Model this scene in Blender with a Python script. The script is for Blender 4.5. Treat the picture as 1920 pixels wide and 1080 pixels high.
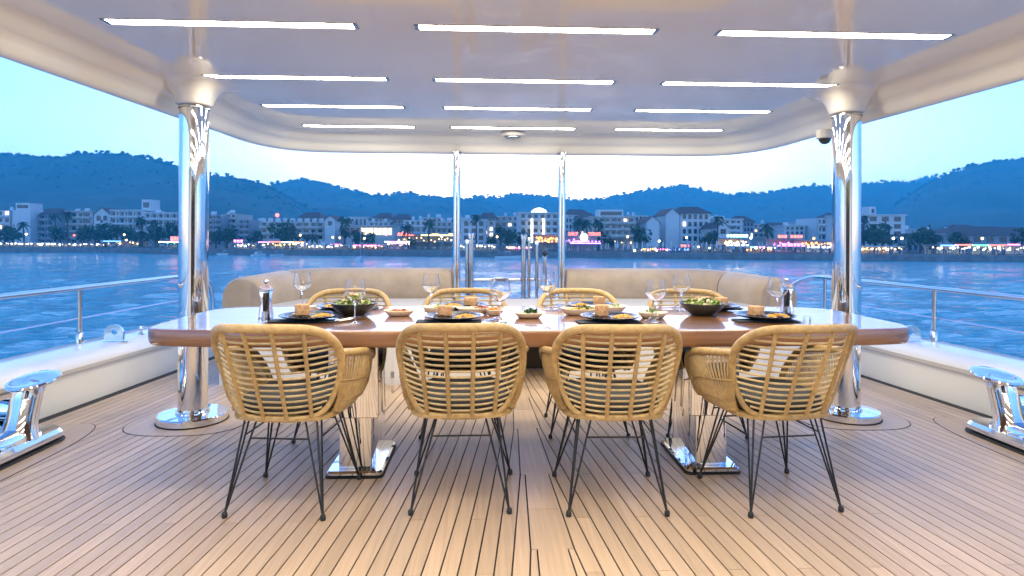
import bpy, math, random
import numpy as np
from mathutils import Vector, Matrix

random.seed(7)
rng = np.random.default_rng(7)
for o in list(bpy.data.objects):
    bpy.data.objects.remove(o)
scene = bpy.context.scene
COL = scene.collection
R = math.radians

# ------------------------------------------------------------------ camera
CAM = Vector((-0.26, 0.0, 1.205))
YAW = math.atan(47 / 1150.0)
ROLL = R(0.26)
FPX = 1150.0
cd = bpy.data.cameras.new('camera')
cd.sensor_width = 36.0
cd.lens = FPX / 1920 * 36
cd.shift_y = -(540 - 446) / 1920
cd.clip_start = 0.05
cd.clip_end = 20000
cam = bpy.data.objects.new('camera', cd)
COL.objects.link(cam)
cam.matrix_world = Matrix.Translation(CAM) @ Matrix.Rotation(-YAW, 4, 'Z') @ Matrix.Rotation(R(90), 4, 'X') @ Matrix.Rotation(ROLL, 4, 'Z')
scene.camera = cam

# ------------------------------------------------------------------ sky and sun (dusk: the sun stands low behind the hills astern)
SUN_EL, SUN_AZ = R(9), R(4)
world = bpy.data.worlds.new('World')
scene.world = world
world.use_nodes = True
wn = world.node_tree
bg = wn.nodes['Background']
sk = wn.nodes.new('ShaderNodeTexSky')
sk.sky_type = 'NISHITA'
sk.sun_disc = False
sk.sun_elevation = SUN_EL
sk.sun_rotation = SUN_AZ
sk.air_density = 1.0
sk.dust_density = 0.45
sk.ozone_density = 4.6
wb = wn.nodes.new('ShaderNodeMix')          # camera white balance of the evening sky
wb.data_type = 'RGBA'
wb.blend_type = 'MULTIPLY'
wb.inputs[0].default_value = 1.0
wb.inputs[7].default_value = (1.05, .88, 1.0, 1)
wn.links.new(sk.outputs[0], wb.inputs[6])
wn.links.new(wb.outputs[2], bg.inputs[0])
bg.inputs[1].default_value = 0.15
scene.view_settings.view_transform = 'Standard'
scene.view_settings.look = 'None'
scene.view_settings.gamma = 1.0
scene.view_settings.exposure = 2.25
LED_POWER = 11.2
HAZE = 0.00062

cy = scene.cycles
cy.use_denoising = True
cy.max_bounces = 8
cy.diffuse_bounces = 3
cy.glossy_bounces = 4
cy.transmission_bounces = 8
cy.volume_bounces = 1
cy.use_adaptive_sampling = True
cy.adaptive_threshold = .05
cy.caustics_reflective = False
cy.caustics_refractive = False
cy.sample_clamp_indirect = 6.0
cy.blur_glossy = 0.3

# ------------------------------------------------------------------ helpers
def norm(v):
    v = np.asarray(v, float)
    return v / (np.linalg.norm(v) + 1e-12)


class MB:
    """collects verts and faces, build() links them as one mesh object"""
    def __init__(s):
        s.v = []; s.f = []

    def add(s, verts, faces):
        b = len(s.v)
        s.v.extend([tuple(map(float, q)) for q in verts])
        s.f.extend([tuple(i + b for i in f) for f in faces])
        return s

    def box(s, x0, x1, y0, y1, z0, z1):
        return s.add([(x0, y0, z0), (x1, y0, z0), (x1, y1, z0), (x0, y1, z0), (x0, y0, z1), (x1, y0, z1), (x1, y1, z1), (x0, y1, z1)],
                     [(0, 3, 2, 1), (4, 5, 6, 7), (0, 1, 5, 4), (1, 2, 6, 5), (2, 3, 7, 6), (3, 0, 4, 7)])

    def rbox(s, x0, x1, y0, y1, z0, z1, r=0.01, n=4):
        """box with rounded vertical corners and small top/bottom bevels"""
        out = []
        for (cx, cy_, a0) in ((x1 - r, y1 - r, 0), (x0 + r, y1 - r, 90), (x0 + r, y0 + r, 180), (x1 - r, y0 + r, 270)):
            for i in range(n + 1):
                a = R(a0 + 90 * i / n)
                out.append((cx + r * math.cos(a), cy_ + r * math.sin(a), math.cos(a), math.sin(a)))
        b = min(r * .4, (z1 - z0) * .3)
        rings = [[(x - nx * b, y - ny * b, z0) for x, y, nx, ny in out], [(x, y, z0 + b) for x, y, nx, ny in out],
                 [(x, y, z1 - b) for x, y, nx, ny in out], [(x - nx * b, y - ny * b, z1) for x, y, nx, ny in out]]
        return s.loft(rings, caps=True)

    def loft(s, rings, caps=False, closed=True):
        n = len(rings[0]); vs = [p for r in rings for p in r]; fs = []
        for k in range(len(rings) - 1):
            for i in range(n if closed else n - 1):
                j = (i + 1) % n
                fs.append((k * n + i, k * n + j, (k + 1) * n + j, (k + 1) * n + i))
        if caps:
            fs.append(tuple(range(n - 1, -1, -1)))
            fs.append(tuple((len(rings) - 1) * n + i for i in range(n)))
        return s.add(vs, fs)

    def tube(s, pts, r, seg=8, closed=False, caps=True):
        pts = [np.asarray(p, float) for p in pts]
        n = len(pts)
        rad = [r] * n if np.isscalar(r) else list(r)
        T = []
        for i in range(n):
            a = pts[(i - 1) % n] if (closed or i > 0) else pts[i]
            b = pts[(i + 1) % n] if (closed or i < n - 1) else pts[i]
            T.append(norm(b - a))
        up = np.array([0, 0, 1.0]) if abs(T[0][2]) < .9 else np.array([0, 1.0, 0])
        N = norm(np.cross(T[0], up)); rings = []
        for i in range(n):
            N = norm(N - T[i] * np.dot(N, T[i]))
            B = np.cross(T[i], N)
            rings.append([tuple(pts[i] + rad[i] * (math.cos(2 * math.pi * k / seg) * N + math.sin(2 * math.pi * k / seg) * B)) for k in range(seg)])
        if closed:
            # align the last ring with the first one
            best = min(range(seg), key=lambda q: sum(np.linalg.norm(np.array(rings[0][(i + q) % seg]) - np.array(rings[-1][i])) for i in range(seg)))
            rings.append([rings[0][(i + best) % seg] for i in range(seg)])
        return s.loft(rings, caps=caps and not closed)

    def lathe(s, prof, seg=24, c=(0, 0, 0), caps=True):
        rings = [[(c[0] + r * math.cos(2 * math.pi * k / seg), c[1] + r * math.sin(2 * math.pi * k / seg), c[2] + z) for k in range(seg)] for r, z in prof]
        return s.loft(rings, caps=caps)

    def ball(s, c, r, seg=10, rings=6, sq=(1, 1, 1)):
        pr = []
        for i in range(rings + 1):
            a = -math.pi / 2 + math.pi * i / rings
            pr.append([(c[0] + sq[0] * r * max(math.cos(a), .02) * math.cos(2 * math.pi * k / seg), c[1] + sq[1] * r * max(math.cos(a), .02) * math.sin(2 * math.pi * k / seg), c[2] + sq[2] * r * math.sin(a)) for k in range(seg)])
        return s.loft(pr, caps=True)

    def prism(s, poly, z0, z1):
        n = len(poly)
        vs = [(x, y, z0) for x, y in poly] + [(x, y, z1) for x, y in poly]
        fs = [tuple(range(n - 1, -1, -1)), tuple(range(n, 2 * n))] + [(i, (i + 1) % n, n + (i + 1) % n, n + i) for i in range(n)]
        return s.add(vs, fs)

    def mesh(s, name):
        me = bpy.data.meshes.new(name)
        me.from_pydata(s.v, [], s.f)
        me.update()
        return me

    def build(s, name, m, parent=None, smooth=None, loc=None):
        me = s.mesh(name)
        if m is not None:
            me.materials.append(m)
        if smooth is not None:
            shade(me, smooth)
        return link(name, me, parent, loc)


def shade(me, angle):
    me.polygons.foreach_set('use_smooth', [True] * len(me.polygons))
    if angle < 180:
        me.set_sharp_from_angle(angle=R(angle))


def link(name, data, parent=None, loc=None):
    o = bpy.data.objects.new(name, data)
    COL.objects.link(o)
    if parent is not None:
        o.parent = parent
    if loc is not None:
        o.location = loc
    return o


def tag(o, label=None, cat=None, group=None, kind=None):
    if label: o['label'] = label
    if cat: o['category'] = cat
    if group: o['group'] = group
    if kind: o['kind'] = kind
    return o


def thing(name, label, cat, loc=(0, 0, 0), rz=0.0, group=None):
    o = link(name, None, None, loc)
    o.rotation_euler = (0, 0, rz)
    return tag(o, label, cat, group)


def copy_tree(o, parent=None):
    c = o.copy()
    COL.objects.link(c)
    c.parent = parent
    for ch in o.children:
        copy_tree(ch, c)
    return c


def catmull(pts, n=6, closed=False):
    P = [np.asarray(p, float) for p in pts]
    out = []
    m = len(P)
    rngs = m if closed else m - 1
    for i in range(rngs):
        if closed:
            p0, p1, p2, p3 = P[(i - 1) % m], P[i], P[(i + 1) % m], P[(i + 2) % m]
        else:
            p0, p1, p2, p3 = P[max(i - 1, 0)], P[i], P[i + 1], P[min(i + 2, m - 1)]
        for k in range(n):
            t = k / n
            out.append(.5 * ((2 * p1) + (-p0 + p2) * t + (2 * p0 - 5 * p1 + 4 * p2 - p3) * t * t + (-p0 + 3 * p1 - 3 * p2 + p3) * t ** 3))
    if not closed:
        out.append(P[-1])
    return out


# ------------------------------------------------------------------ materials
def mat(name, col, rough=.5, metal=0.0, coat=0.0, coat_rough=.03, spec=.5, ior=1.5, trans=0.0, emit=None, estr=0.0, sheen=0.0,
        var=0.0, nscale=(4, 4, 4), ndetail=4.0, bump=0.0, bscale=None, objrand=0.0, rvar=0.0, col2=None, coords='Object'):
    m = bpy.data.materials.new(name)
    m.use_nodes = True
    nt = m.node_tree
    L = nt.links
    p = nt.nodes['Principled BSDF']
    p.inputs['Base Color'].default_value = (*col, 1)
    p.inputs['Roughness'].default_value = rough
    p.inputs['Metallic'].default_value = metal
    p.inputs['Coat Weight'].default_value = coat
    p.inputs['Coat Roughness'].default_value = coat_rough
    p.inputs['Specular IOR Level'].default_value = spec
    p.inputs['IOR'].default_value = ior
    p.inputs['Transmission Weight'].default_value = trans
    if sheen:
        p.inputs['Sheen Weight'].default_value = sheen
    if emit is not None:
        p.inputs['Emission Color'].default_value = (*emit, 1)
        p.inputs['Emission Strength'].default_value = estr
    if var or bump or rvar or objrand or col2:
        tc = nt.nodes.new('ShaderNodeTexCoord')
        mp = nt.nodes.new('ShaderNodeMapping')
        mp.inputs['Scale'].default_value = nscale
        L.new(tc.outputs[coords], mp.inputs[0])
        nz = nt.nodes.new('ShaderNodeTexNoise')
        nz.inputs['Scale'].default_value = 1.0
        nz.inputs['Detail'].default_value = ndetail
        nz.inputs['Roughness'].default_value = .6
        L.new(mp.outputs[0], nz.inputs['Vector'])
        if var or objrand or col2:
            mix = nt.nodes.new('ShaderNodeMix')
            mix.data_type = 'RGBA'
            c2 = col2 or tuple(c * (1 - var) for c in col)
            c1 = col if col2 else tuple(min(1, c * (1 + var)) for c in col)
            mix.inputs[6].default_value = (*c1, 1)
            mix.inputs[7].default_value = (*c2, 1)
            rmp = nt.nodes.new('ShaderNodeMapRange')
            rmp.inputs[1].default_value = .3
            rmp.inputs[2].default_value = .7
            L.new(nz.outputs[0], rmp.inputs[0])
            L.new(rmp.outputs[0], mix.inputs[0])
            last = mix.outputs[2]
            if objrand:
                oi = nt.nodes.new('ShaderNodeObjectInfo')
                mr = nt.nodes.new('ShaderNodeMapRange')
                mr.inputs[3].default_value = 1 - objrand
                mr.inputs[4].default_value = 1 + objrand
                L.new(oi.outputs['Random'], mr.inputs[0])
                hs = nt.nodes.new('ShaderNodeHueSaturation')
                L.new(mr.outputs[0], hs.inputs['Value'])
                L.new(last, hs.inputs['Color'])
                last = hs.outputs[0]
            L.new(last, p.inputs['Base Color'])
        if rvar:
            mr2 = nt.nodes.new('ShaderNodeMapRange')
            mr2.inputs[3].default_value = max(rough - rvar, 0.01)
            mr2.inputs[4].default_value = rough + rvar
            L.new(nz.outputs[0], mr2.inputs[0])
            L.new(mr2.outputs[0], p.inputs['Roughness'])
        if bump:
            src = nz
            if bscale:
                mp2 = nt.nodes.new('ShaderNodeMapping')
                mp2.inputs['Scale'].default_value = bscale
                L.new(tc.outputs[coords], mp2.inputs[0])
                src = nt.nodes.new('ShaderNodeTexNoise')
                src.inputs['Scale'].default_value = 1.0
                src.inputs['Detail'].default_value = 3.0
                L.new(mp2.outputs[0], src.inputs['Vector'])
            bp = nt.nodes.new('ShaderNodeBump')
            bp.inputs['Strength'].default_value = bump
            bp.inputs['Distance'].default_value = .01
            L.new(src.outputs[0], bp.inputs['Height'])
            L.new(bp.outputs[0], p.inputs['Normal'])
    return m


M = {}
M['teak'] = mat('teak', (.56, .405, .28), .40, var=.12, nscale=(60, 1.6, 60), ndetail=8, objrand=.11, bump=.12, rvar=.08)
M['caulk'] = mat('caulk', (.012, .012, .014), .6)
M['gelcoat'] = mat('white_gelcoat', (.86, .85, .82), .4, spec=.3, coat=.8, coat_rough=.05, rvar=.05, nscale=(1.5, 1.5, 1.5), bump=.02, bscale=(.9, .5, .9))
M['ceiling'] = mat('ceiling_gelcoat', (.84, .84, .82), .55, spec=.25, coat=1.0, coat_rough=.055, var=.02, nscale=(.8, .8, .8), bump=.05, bscale=(1.6, .25, 1))
M['ceiling'].node_tree.nodes['Principled BSDF'].inputs['Coat IOR'].default_value = 1.75
M['chrome'] = mat('polished_steel', (.82, .83, .85), .045, metal=1, bump=.015, bscale=(3, 3, 1.2))
M['steel'] = mat('brushed_steel', (.62, .64, .67), .16, metal=1)
M['tablewood'] = mat('varnished_mahogany', (.31, .14, .055), .28, coat=1.0, coat_rough=.012, ior=1.55, var=.28, nscale=(1.6, 26, 26), ndetail=6, col2=(.18, .07, .026))
M['rattan'] = mat('rattan', (.48, .32, .135), .42, var=.22, nscale=(40, 40, 40), bump=.25, bscale=(160, 160, 160), objrand=.14)
M['rung'] = mat('pale_rattan', (.54, .41, .22), .42, var=.22, nscale=(30, 30, 30), bump=.3, bscale=(160, 160, 160), objrand=.16)
M['rod'] = mat('black_rod', (.018, .019, .022), .38)
M['slate'] = mat('slate_cushion', (.045, .050, .058), .85, var=.15, nscale=(60, 60, 60), bump=.25, bscale=(300, 300, 300))
M['suede'] = mat('beige_suede', (.335, .265, .21), .8, sheen=.35, var=.16, nscale=(5, 5, 5), bump=.9, bscale=(5, 5, 8))
M['suede_end'] = mat('tan_suede', (.42, .32, .22), .8, sheen=.2, var=.08, nscale=(9, 9, 9))
M['pad'] = mat('grey_pad', (.40, .39, .39), .8, var=.06, nscale=(20, 20, 20))
M['glass'] = mat('clear_glass', (1, 1, 1), .0, trans=1.0, ior=1.45)
M['ledframe'] = mat('lamp_frame', (.35, .37, .40), .25, metal=1)
M['recessdark'] = mat('dark_recess_brown', (.045, .026, .017), .4)  # dark brown that carries the shade of the sofa base recess
M['led'] = mat('led_diffuser', (.9, .9, .9), .5, emit=(1.0, .90, .70), estr=LED_POWER)
M['plate'] = mat('black_glazed_plate', (.014, .017, .022), .14, var=.3, nscale=(20, 20, 20))
M['bowl'] = mat('dark_stoneware', (.030, .036, .036), .3, var=.4, nscale=(30, 30, 30))
M['whitedish'] = mat('cream_porcelain', (.72, .66, .56), .2)
M['bread'] = mat('toasted_bread', (.62, .36, .19), .8, var=.3, nscale=(60, 60, 60), bump=.6, bscale=(90, 90, 90))
M['grain'] = mat('dark_grain_salad', (.07, .035, .022), .6, var=.6, nscale=(150, 150, 150))
M['yellowfood'] = mat('yellow_rice', (.66, .36, .07), .6, var=.3, nscale=(90, 90, 90), bump=.5, bscale=(150, 150, 150))
M['leaf'] = mat('lettuce', (.19, .30, .05), .5, var=.5, nscale=(50, 50, 50))
M['herb'] = mat('dark_herb', (.045, .12, .03), .5, var=.5, nscale=(50, 50, 50))
M['cream'] = mat('creamy_salad', (.68, .60, .44), .5, var=.15, nscale=(60, 60, 60), bump=.5, bscale=(120, 120, 120))
M['redfood'] = mat('red_meze', (.36, .10, .05), .5, var=.4, nscale=(80, 80, 80))
M['orangefood'] = mat('orange_meze', (.70, .28, .06), .55, var=.3, nscale=(80, 80, 80), bump=.6, bscale=(120, 120, 120))
M['napkin'] = mat('navy_napkin', (.035, .048, .075), .85, var=.2, nscale=(80, 80, 80), bump=.4, bscale=(30, 30, 30))
M['pepper'] = mat('peppercorns', (.13, .09, .07), .6, var=.7, nscale=(220, 220, 220))
M['plasticwhite'] = mat('white_plastic', (.7, .69, .68), .35)
M['plasticdark'] = mat('dark_dome', (.02, .025, .03), .1)
# ------------------------------------------------------------------ the deck
def halfwidth(Y):                     # deck half width, narrowing towards the stern
    return 3.20 + .0867 * (4.2 - Y)


DY0, DY1 = -1.6, 6.9
b = MB()
b.add([(-halfwidth(DY0) - .03, DY0, -.006), (halfwidth(DY0) + .03, DY0, -.006), (halfwidth(DY1) + .03, DY1, -.006), (-halfwidth(DY1) - .03, DY1, -.006)], [(0, 1, 2, 3)])
deck = tag(b.build('deck', M['caulk']), kind='structure')
PW, SL, NS, N0 = .065, .0867, .75, 2.37
GAP = .0033


def seam(j, Y):
    return .085 + SL * (N0 + NS * j - Y)


def king_edge(Y):
    k = math.floor((Y - N0) / NS)
    t = (Y - N0) / NS - k
    return .085 - .025 * t


BUTTS = {0: (1.55, 2.63, 5.3), 1: (.4, 4.25), 2: (1.9, 3.12), 3: (2.2, 4.9)}
for side in (-1, 1):
    for j in range(-4, 50):
        ye = N0 + NS * j
        y0, y1 = DY0, min(ye, DY1)
        if y1 - y0 < .1:
            continue
        if seam(j - 1, DY1) > halfwidth(DY1) - .012:
            break
        bt = [q for q in BUTTS[(j + (0 if side < 0 else 2)) % 4] if y0 + .15 < q < y1 - .15]
        cuts = [y0] + bt + [y1]
        for a, c in zip(cuts[:-1], cuts[1:]):
            ys = [a + (0 if a == y0 else .0012)]
            yj = N0 + NS * (j - 1)
            if a < yj < c:
                ys.append(yj)
            ys.append(c - (0.0012 if c != ye else .003))
            inn, out = [], []
            for Y in ys:
                xi = seam(j - 1, Y) if Y <= yj else .085 - .025 * (Y - yj) / NS
                xo = min(seam(j, Y), halfwidth(Y) - .014 + GAP)
                inn.append((side * (xi + GAP), Y)); out.append((side * (xo - GAP), Y))
            poly = inn + out[::-1]
            if side > 0:
                poly = poly[::-1]
            poly = poly[::-1]
            m_ = MB().prism(poly, -.012, 0.0)
            m_.build('plank', M['teak'], deck)
# king plank down the middle, nibbed
cuts = [DY0, -.2, 1.35, 2.72, 4.3, DY1]
for a, c in zip(cuts[:-1], cuts[1:]):
    ys = [a + .0012]
    k = math.ceil((a - N0) / NS)
    side_pts = [(ys[0], king_edge(ys[0]))]
    while N0 + NS * k < c:
        yn = N0 + NS * k
        if yn > a + .01:
            side_pts += [(yn - .0005, .0602), (yn + .0005, .0848)]
        k += 1
    side_pts.append((c - .0012, king_edge(c - .0012)))
    poly = [(w - GAP, y) for y, w in side_pts] + [(-w + GAP, y) for y, w in side_pts[::-1]]
    MB().prism(poly, -.012, .0).build('plank', M['teak'], deck)


def inlay(cx, cy_, rx, ry, name='deck_inlay'):
    def ell(k):
        out = []
        for i in range(40):
            a = 2 * math.pi * i / 40
            ca, sa = math.cos(a), math.sin(a)
            e = .75
            out.append((cx + (rx + k) * math.copysign(abs(ca) ** e, ca), cy_ + (ry + k) * math.copysign(abs(sa) ** e, sa)))
        return out
    s_ = MB().prism(ell(.006), -.002, .0012).build('seam_ring', M['caulk'], deck)
    MB().prism(ell(0), .0, .0024).build(name, M['teak'], deck)


for sx in (-1, 1):
    inlay(sx * 2.18, 4.09, .37, .31)
    inlay(sx * 2.84, 3.30, .20, .74)

# ------------------------------------------------------------------ bulwarks
BPROF = [(0, -.02), (0, .235), (-.035, .248), (-.052, .28), (-.042, .318), (-.005, .35), (.06, .366), (.2, .372), (.36, .366), (.43, .345), (.46, .29), (.462, .2), (.42, -3.95)]
HOLE = (2.6, 4.03, .035, .20)


def bulwark(sx):
    side = 'port' if sx < 0 else 'starboard'
    mb = MB()

    def ring(prof, Y):
        return [(sx * (halfwidth(Y) + u), Y, z) for u, z in prof]

    def run(prof, ys):
        mb.loft([ring(prof, y) for y in ys], caps=True)
    run(BPROF + [(.2, -3.95), (.2, -.02)], [-1.6, 0, 1.4, HOLE[0]])
    run(BPROF + [(.2, -3.95), (.2, -.02)], [HOLE[1], 4.6, 5.2, 6, 6.9])
    up = [(0, HOLE[3])] + BPROF[1:-2] + [(.462, HOLE[3])]
    lo = [(0, -.02), (0, HOLE[2]), (.458, HOLE[2]), (.42, -3.95), (.2, -3.95), (.2, -.02)]
    run(up, [HOLE[0], 3.3, HOLE[1]])
    run(lo, [HOLE[0], 3.3, HOLE[1]])
    o = mb.build('bulwark', M['gelcoat'], None, smooth=40)
    tag(o, 'low white moulded bulwark along the %s side of the deck, below the railing' % ('left' if sx < 0 else 'right'), 'bulwark', 'bulwarks of the aft deck')
    fr = []
    y0, y1, z0, z1 = HOLE
    r = .06
    for cyy, czz, a0 in ((y1 - r, z1 - r, 0), (y0 + r, z1 - r, 90), (y0 + r, z0 + r, 180), (y1 - r, z0 + r, 270)):
        for i in range(6):
            a = R(a0 + 90 * i / 5)
            fr.append((cyy, czz, math.cos(a), math.sin(a)))
    rings = []
    for (k, du) in ((r + .03, -.004), (r + .028, -.016), (r - .002, -.016), (r - .012, .06), (r - .012, .44), (r + .03, .472)):
        rings.append([(sx * (halfwidth(cy0 + k * ca) + du), cy0 + k * ca, cz0 + k * sa) for cy0, cz0, ca, sa in fr])
    f = MB().loft(rings).build('hawse_frame', M['chrome'], o, smooth=50)
    # upright eye plate and small stud on the cap
    return o


for sx in (-1, 1):
    bulwark(sx)
tr = MB().box(-halfwidth(6.9) - .45, halfwidth(6.9) + .45, 6.9, 7.05, -3.9, .30)
tag(tr.build('transom', M['gelcoat']), 'white transom closing the stern behind the sun bed', 'transom')


def chock(sx, Y):
    x = sx * (halfwidth(Y) + .10)
    t = thing('eye_plate', 'polished upright eye plate on the %s bulwark cap' % ('left' if sx < 0 else 'right'), 'eye plate', (x, Y, .36), 0, 'eye plates on the bulwark caps')
    out = []
    for i in range(13):
        a = math.pi * i / 12
        out.append((.075 * math.cos(a), .075 + .065 * math.sin(a)))
    out += [(-.075, 0), (.075, 0)]
    hole = [(.028 * math.cos(2 * math.pi * i / 15), .08 + .028 * math.sin(2 * math.pi * i / 15)) for i in range(15)]
    # bridge the outline with the hole
    n = 15
    ring_o = []
    for hx, hz in hole:
        d = norm((hx, hz - .08))
        best = None
        for q in range(len(out)):
            p0, p1 = np.array(out[q]), np.array(out[(q + 1) % len(out)])
            A = np.array([d, p0 - p1]).T
            if abs(np.linalg.det(A)) < 1e-9: continue
            s_, u_ = np.linalg.solve(A, p0 - np.array([0, .08]))
            if s_ > 0 and -1e-6 <= u_ <= 1 + 1e-6 and (best is None or s_ < best): best = s_
        ring_o.append((d[0] * best, .08 + d[1] * best))
    rings = []
    for ring, yy in ((hole, -.012), (ring_o, -.012), (ring_o, .012), (hole, .012), (hole, -.012)):
        rings.append([(px, yy, pz) for px, pz in ring])
    MB().loft(rings).build('plate', M['steel'], t, smooth=40)
    MB().rbox(-.1, .1, -.035, .035, -.004, .012, .02).build('base', M['chrome'], t, smooth=40)
    return t


chock(-1, 5.02); chock(1, 4.92)
t = thing('cleat_stud', 'small steel stud beside the left eye plate', 'cleat', (-(halfwidth(5.35) + .1), 5.35, .366))
MB().lathe([(.022, 0), (.022, .012), (.012, .02), (.012, .05), (.022, .056), (.018, .07)], 12).build('stud', M['chrome'], t, smooth=40)
MB().lathe([(.03, 0), (.03, .006), (.012, .006)], 12).build('base', M['chrome'], t, smooth=40)

# ------------------------------------------------------------------ side railings
def railx(Y):
    return 3.42 - .06 * (Y - 4.9)


def railing(sx):
    t = thing('railing', 'polished tube railing with wire on the %s bulwark' % ('left' if sx < 0 else 'right'), 'railing', (0, 0, 0), 0, 'side railings')
    if sx < 0:
        path = [(-railx(y), y, .80) for y in (-1.5, 1, 3, 5, 6.3)] + catmull([(-railx(6.3), 6.3, .80), (-railx(6.65), 6.66, .79), (-railx(6.95), 6.86, .68), (-railx(7.0), 6.93, .50), (-railx(7.0), 6.94, .36)], 5)[1:]
    else:
        path = [(railx(y), y, .80) for y in (-1.5, 1, 3, 5, 6.2)] + catmull([(railx(6.2), 6.2, .80), (railx(6.5), 6.55, .792), (railx(6.8) - .06, 6.78, .72), (railx(6.9) - .12, 6.9, .58), (railx(6.9) - .14, 6.95, .36)], 5)[1:]
    MB().tube(path, .0215, 12).build('top_rail', M['steel'], t, smooth=60)
    MB().tube([(sx * railx(y), y, .565) for y in (-1.5, 2, 5, 6.38)], .006, 6).build('wire', M['steel'], t, smooth=60)
    for y in (.2, 1.8, 3.35, 4.9, 6.38):
        p = MB().tube([(sx * railx(y), y, .36), (sx * railx(y), y, .79)], .0175, 12).build('post', M['steel'], t, smooth=60)
        MB().lathe([(.027, 0), (.027, .085), (.019, .095)], 14, (sx * railx(y), y, .36)).build('socket', M['steel'], p, smooth=40)
    return t


railing(-1); railing(1)

# ------------------------------------------------------------------ hardtop roof
RIM = []
for y in (-2.4, -1, 0.5, 2, 3, 3.7, 4.4, 5.0):
    RIM.append((2.535 - .062 * (y - 3.0), y))
pc = np.array([2.535 - .062 * 2.0, 5.0])
for i in range(1, 11):
    a = i / 10 * math.pi / 2
    e = .72
    RIM.append((1.62 + (pc[0] - 1.62) * math.cos(a) ** e, 5.0 + 1.10 * math.sin(a) ** e))
for x in (1.2, .8, .4, 0):
    RIM.append((x, 6.10 + .02 * (1.62 - x) / 1.62))
RIMF = [(-x, y) for x, y in RIM] + [(x, y) for x, y in RIM[::-1][1:]]
RP = np.array(RIMF)
tang = np.gradient(RP, axis=0)
tang /= np.linalg.norm(tang, axis=1)[:, None]
INW = np.stack([tang[:, 1], -tang[:, 0]], 1)
RPROF = [(.30, 2.38), (.06, 2.32), (.0, 2.20), (0, 2.07), (.008, 2.042), (.03, 2.03), (.06, 2.032), (.085, 2.052), (.10, 2.085), (.115, 2.112), (.14, 2.125), (.165, 2.14), (.185, 2.168), (.205, 2.19), (.24, 2.205)]
mb = MB()
mb.loft([[(RP[i][0] + INW[i][0] * d, RP[i][1] + INW[i][1] * d, z) for d, z in RPROF] for i in range(len(RP))], closed=False)
nP = len(RPROF)
n = len(RP)
roof = mb.build('hardtop_roof', M['ceiling'], None, smooth=50)
tag(roof, 'white glossy moulded hardtop roof over the aft deck with rounded rear corners', 'roof')
inner = [(RP[i][0] + INW[i][0] * .24, RP[i][1] + INW[i][1] * .24) for i in range(n)]
mb = MB()
for i in range(n // 2):
    a, c = inner[i], inner[i + 1]
    d, e = inner[n - 2 - i], inner[n - 1 - i]
    mb.add([(a[0], a[1], 2.205), (c[0], c[1], 2.205), (d[0], d[1], 2.205), (e[0], e[1], 2.205)], [(0, 3, 2, 1)])
mb.build('ceiling_panel', M['ceiling'], roof)
top = [(RP[i][0] + INW[i][0] * .30, RP[i][1] + INW[i][1] * .30) for i in range(n)]
mb = MB()
for i in range(n // 2):
    a, c = top[i], top[i + 1]
    d, e = top[n - 2 - i], top[n - 1 - i]
    mb.add([(a[0], a[1], 2.38), (c[0], c[1], 2.38), (d[0], d[1], 2.38), (e[0], e[1], 2.38)], [(0, 1, 2, 3)])
mb.build('roof_top', M['gelcoat'], roof)

# saloon bulkhead at the forward end, behind the photographer
sb = thing('saloon_bulkhead', 'white saloon bulkhead with dark sliding glass doors at the forward end', 'bulkhead', (0, -1.62, 0))
for wx in (-3.8, 1.6):
    MB().box(wx, wx + 2.2, -.1, 0, -.01, 2.21).build('wall', M['gelcoat'], sb)
M['darkglass'] = mat('dark_glass', (.02, .018, .016), .04)
for k in range(4):
    d_ = MB().box(-1.6 + .8 * k + .03, -.8 + .8 * k - .03, -.06, -.03, .05, 2.12).build('glass_door', M['darkglass'], sb)
    MB().box(-1.6 + .8 * k, -1.6 + .8 * k + .03, -.08, -.01, .0, 2.2).box(-.8 + .8 * k - .03, -.8 + .8 * k, -.08, -.01, .0, 2.2).build('door_frame', M['steel'], d_)

# pillar bosses under the rim
PIL = [(-2.18, 4.10), (2.185, 4.08)]
for (x, y) in PIL:
    s_ = 1 if x < 0 else -1
    prof = []
    for z, g in ((2.2045, .16), (2.200, .12), (2.190, .085), (2.174, .058), (2.15, .034), (2.12, .016), (2.09, .004), (2.068, -.002), (2.062, -.006), (2.058, -.012)):
        ringp = []
        for i in range(40):
            a = 2 * math.pi * i / 40
            ca, sa = math.cos(a), math.sin(a)
            e = .8
            kx = .107 + g
            ringp.append((x + kx * math.copysign(abs(ca) ** e, ca), y + (.108 + g) * math.copysign(abs(sa) ** e, sa), z))
        prof.append(ringp)
    MB().loft(prof[::-1], caps=True).build('pillar_boss', M['ceiling'], roof, smooth=50)


def pillar(x, y, lab):
    t = thing('pillar', lab, 'pillar', (x, y, 0), 0, 'roof pillars')
    MB().lathe([(.0895, .05), (.0895, 2.058)], 48).build('column', M['chrome'], t, smooth=60)
    MB().lathe([(.207, .004), (.212, .01), (.212, .045), (.206, .053), (.15, .055), (.10, .056)], 48).build('base_plate', M['chrome'], t, smooth=35)
    MB().lathe([(.218, .0026), (.218, .006), (.1, .006)], 48).build('gasket', M['caulk'], t)
    MB().lathe([(.104, .0555), (.102, .066), (.0896, .070)], 48, caps=False).build('foot_ring', M['chrome'], t, smooth=40)
    MB().lathe([(.094, 2.038), (.095, 2.05), (.090, 2.0575)], 48, caps=False).build('head_ring', M['steel'], t, smooth=40)
    return t


pillar(*PIL[0], 'thick polished steel pillar at the left end of the dining table')
pillar(*PIL[1], 'thick polished steel pillar at the right end of the dining table')

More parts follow.
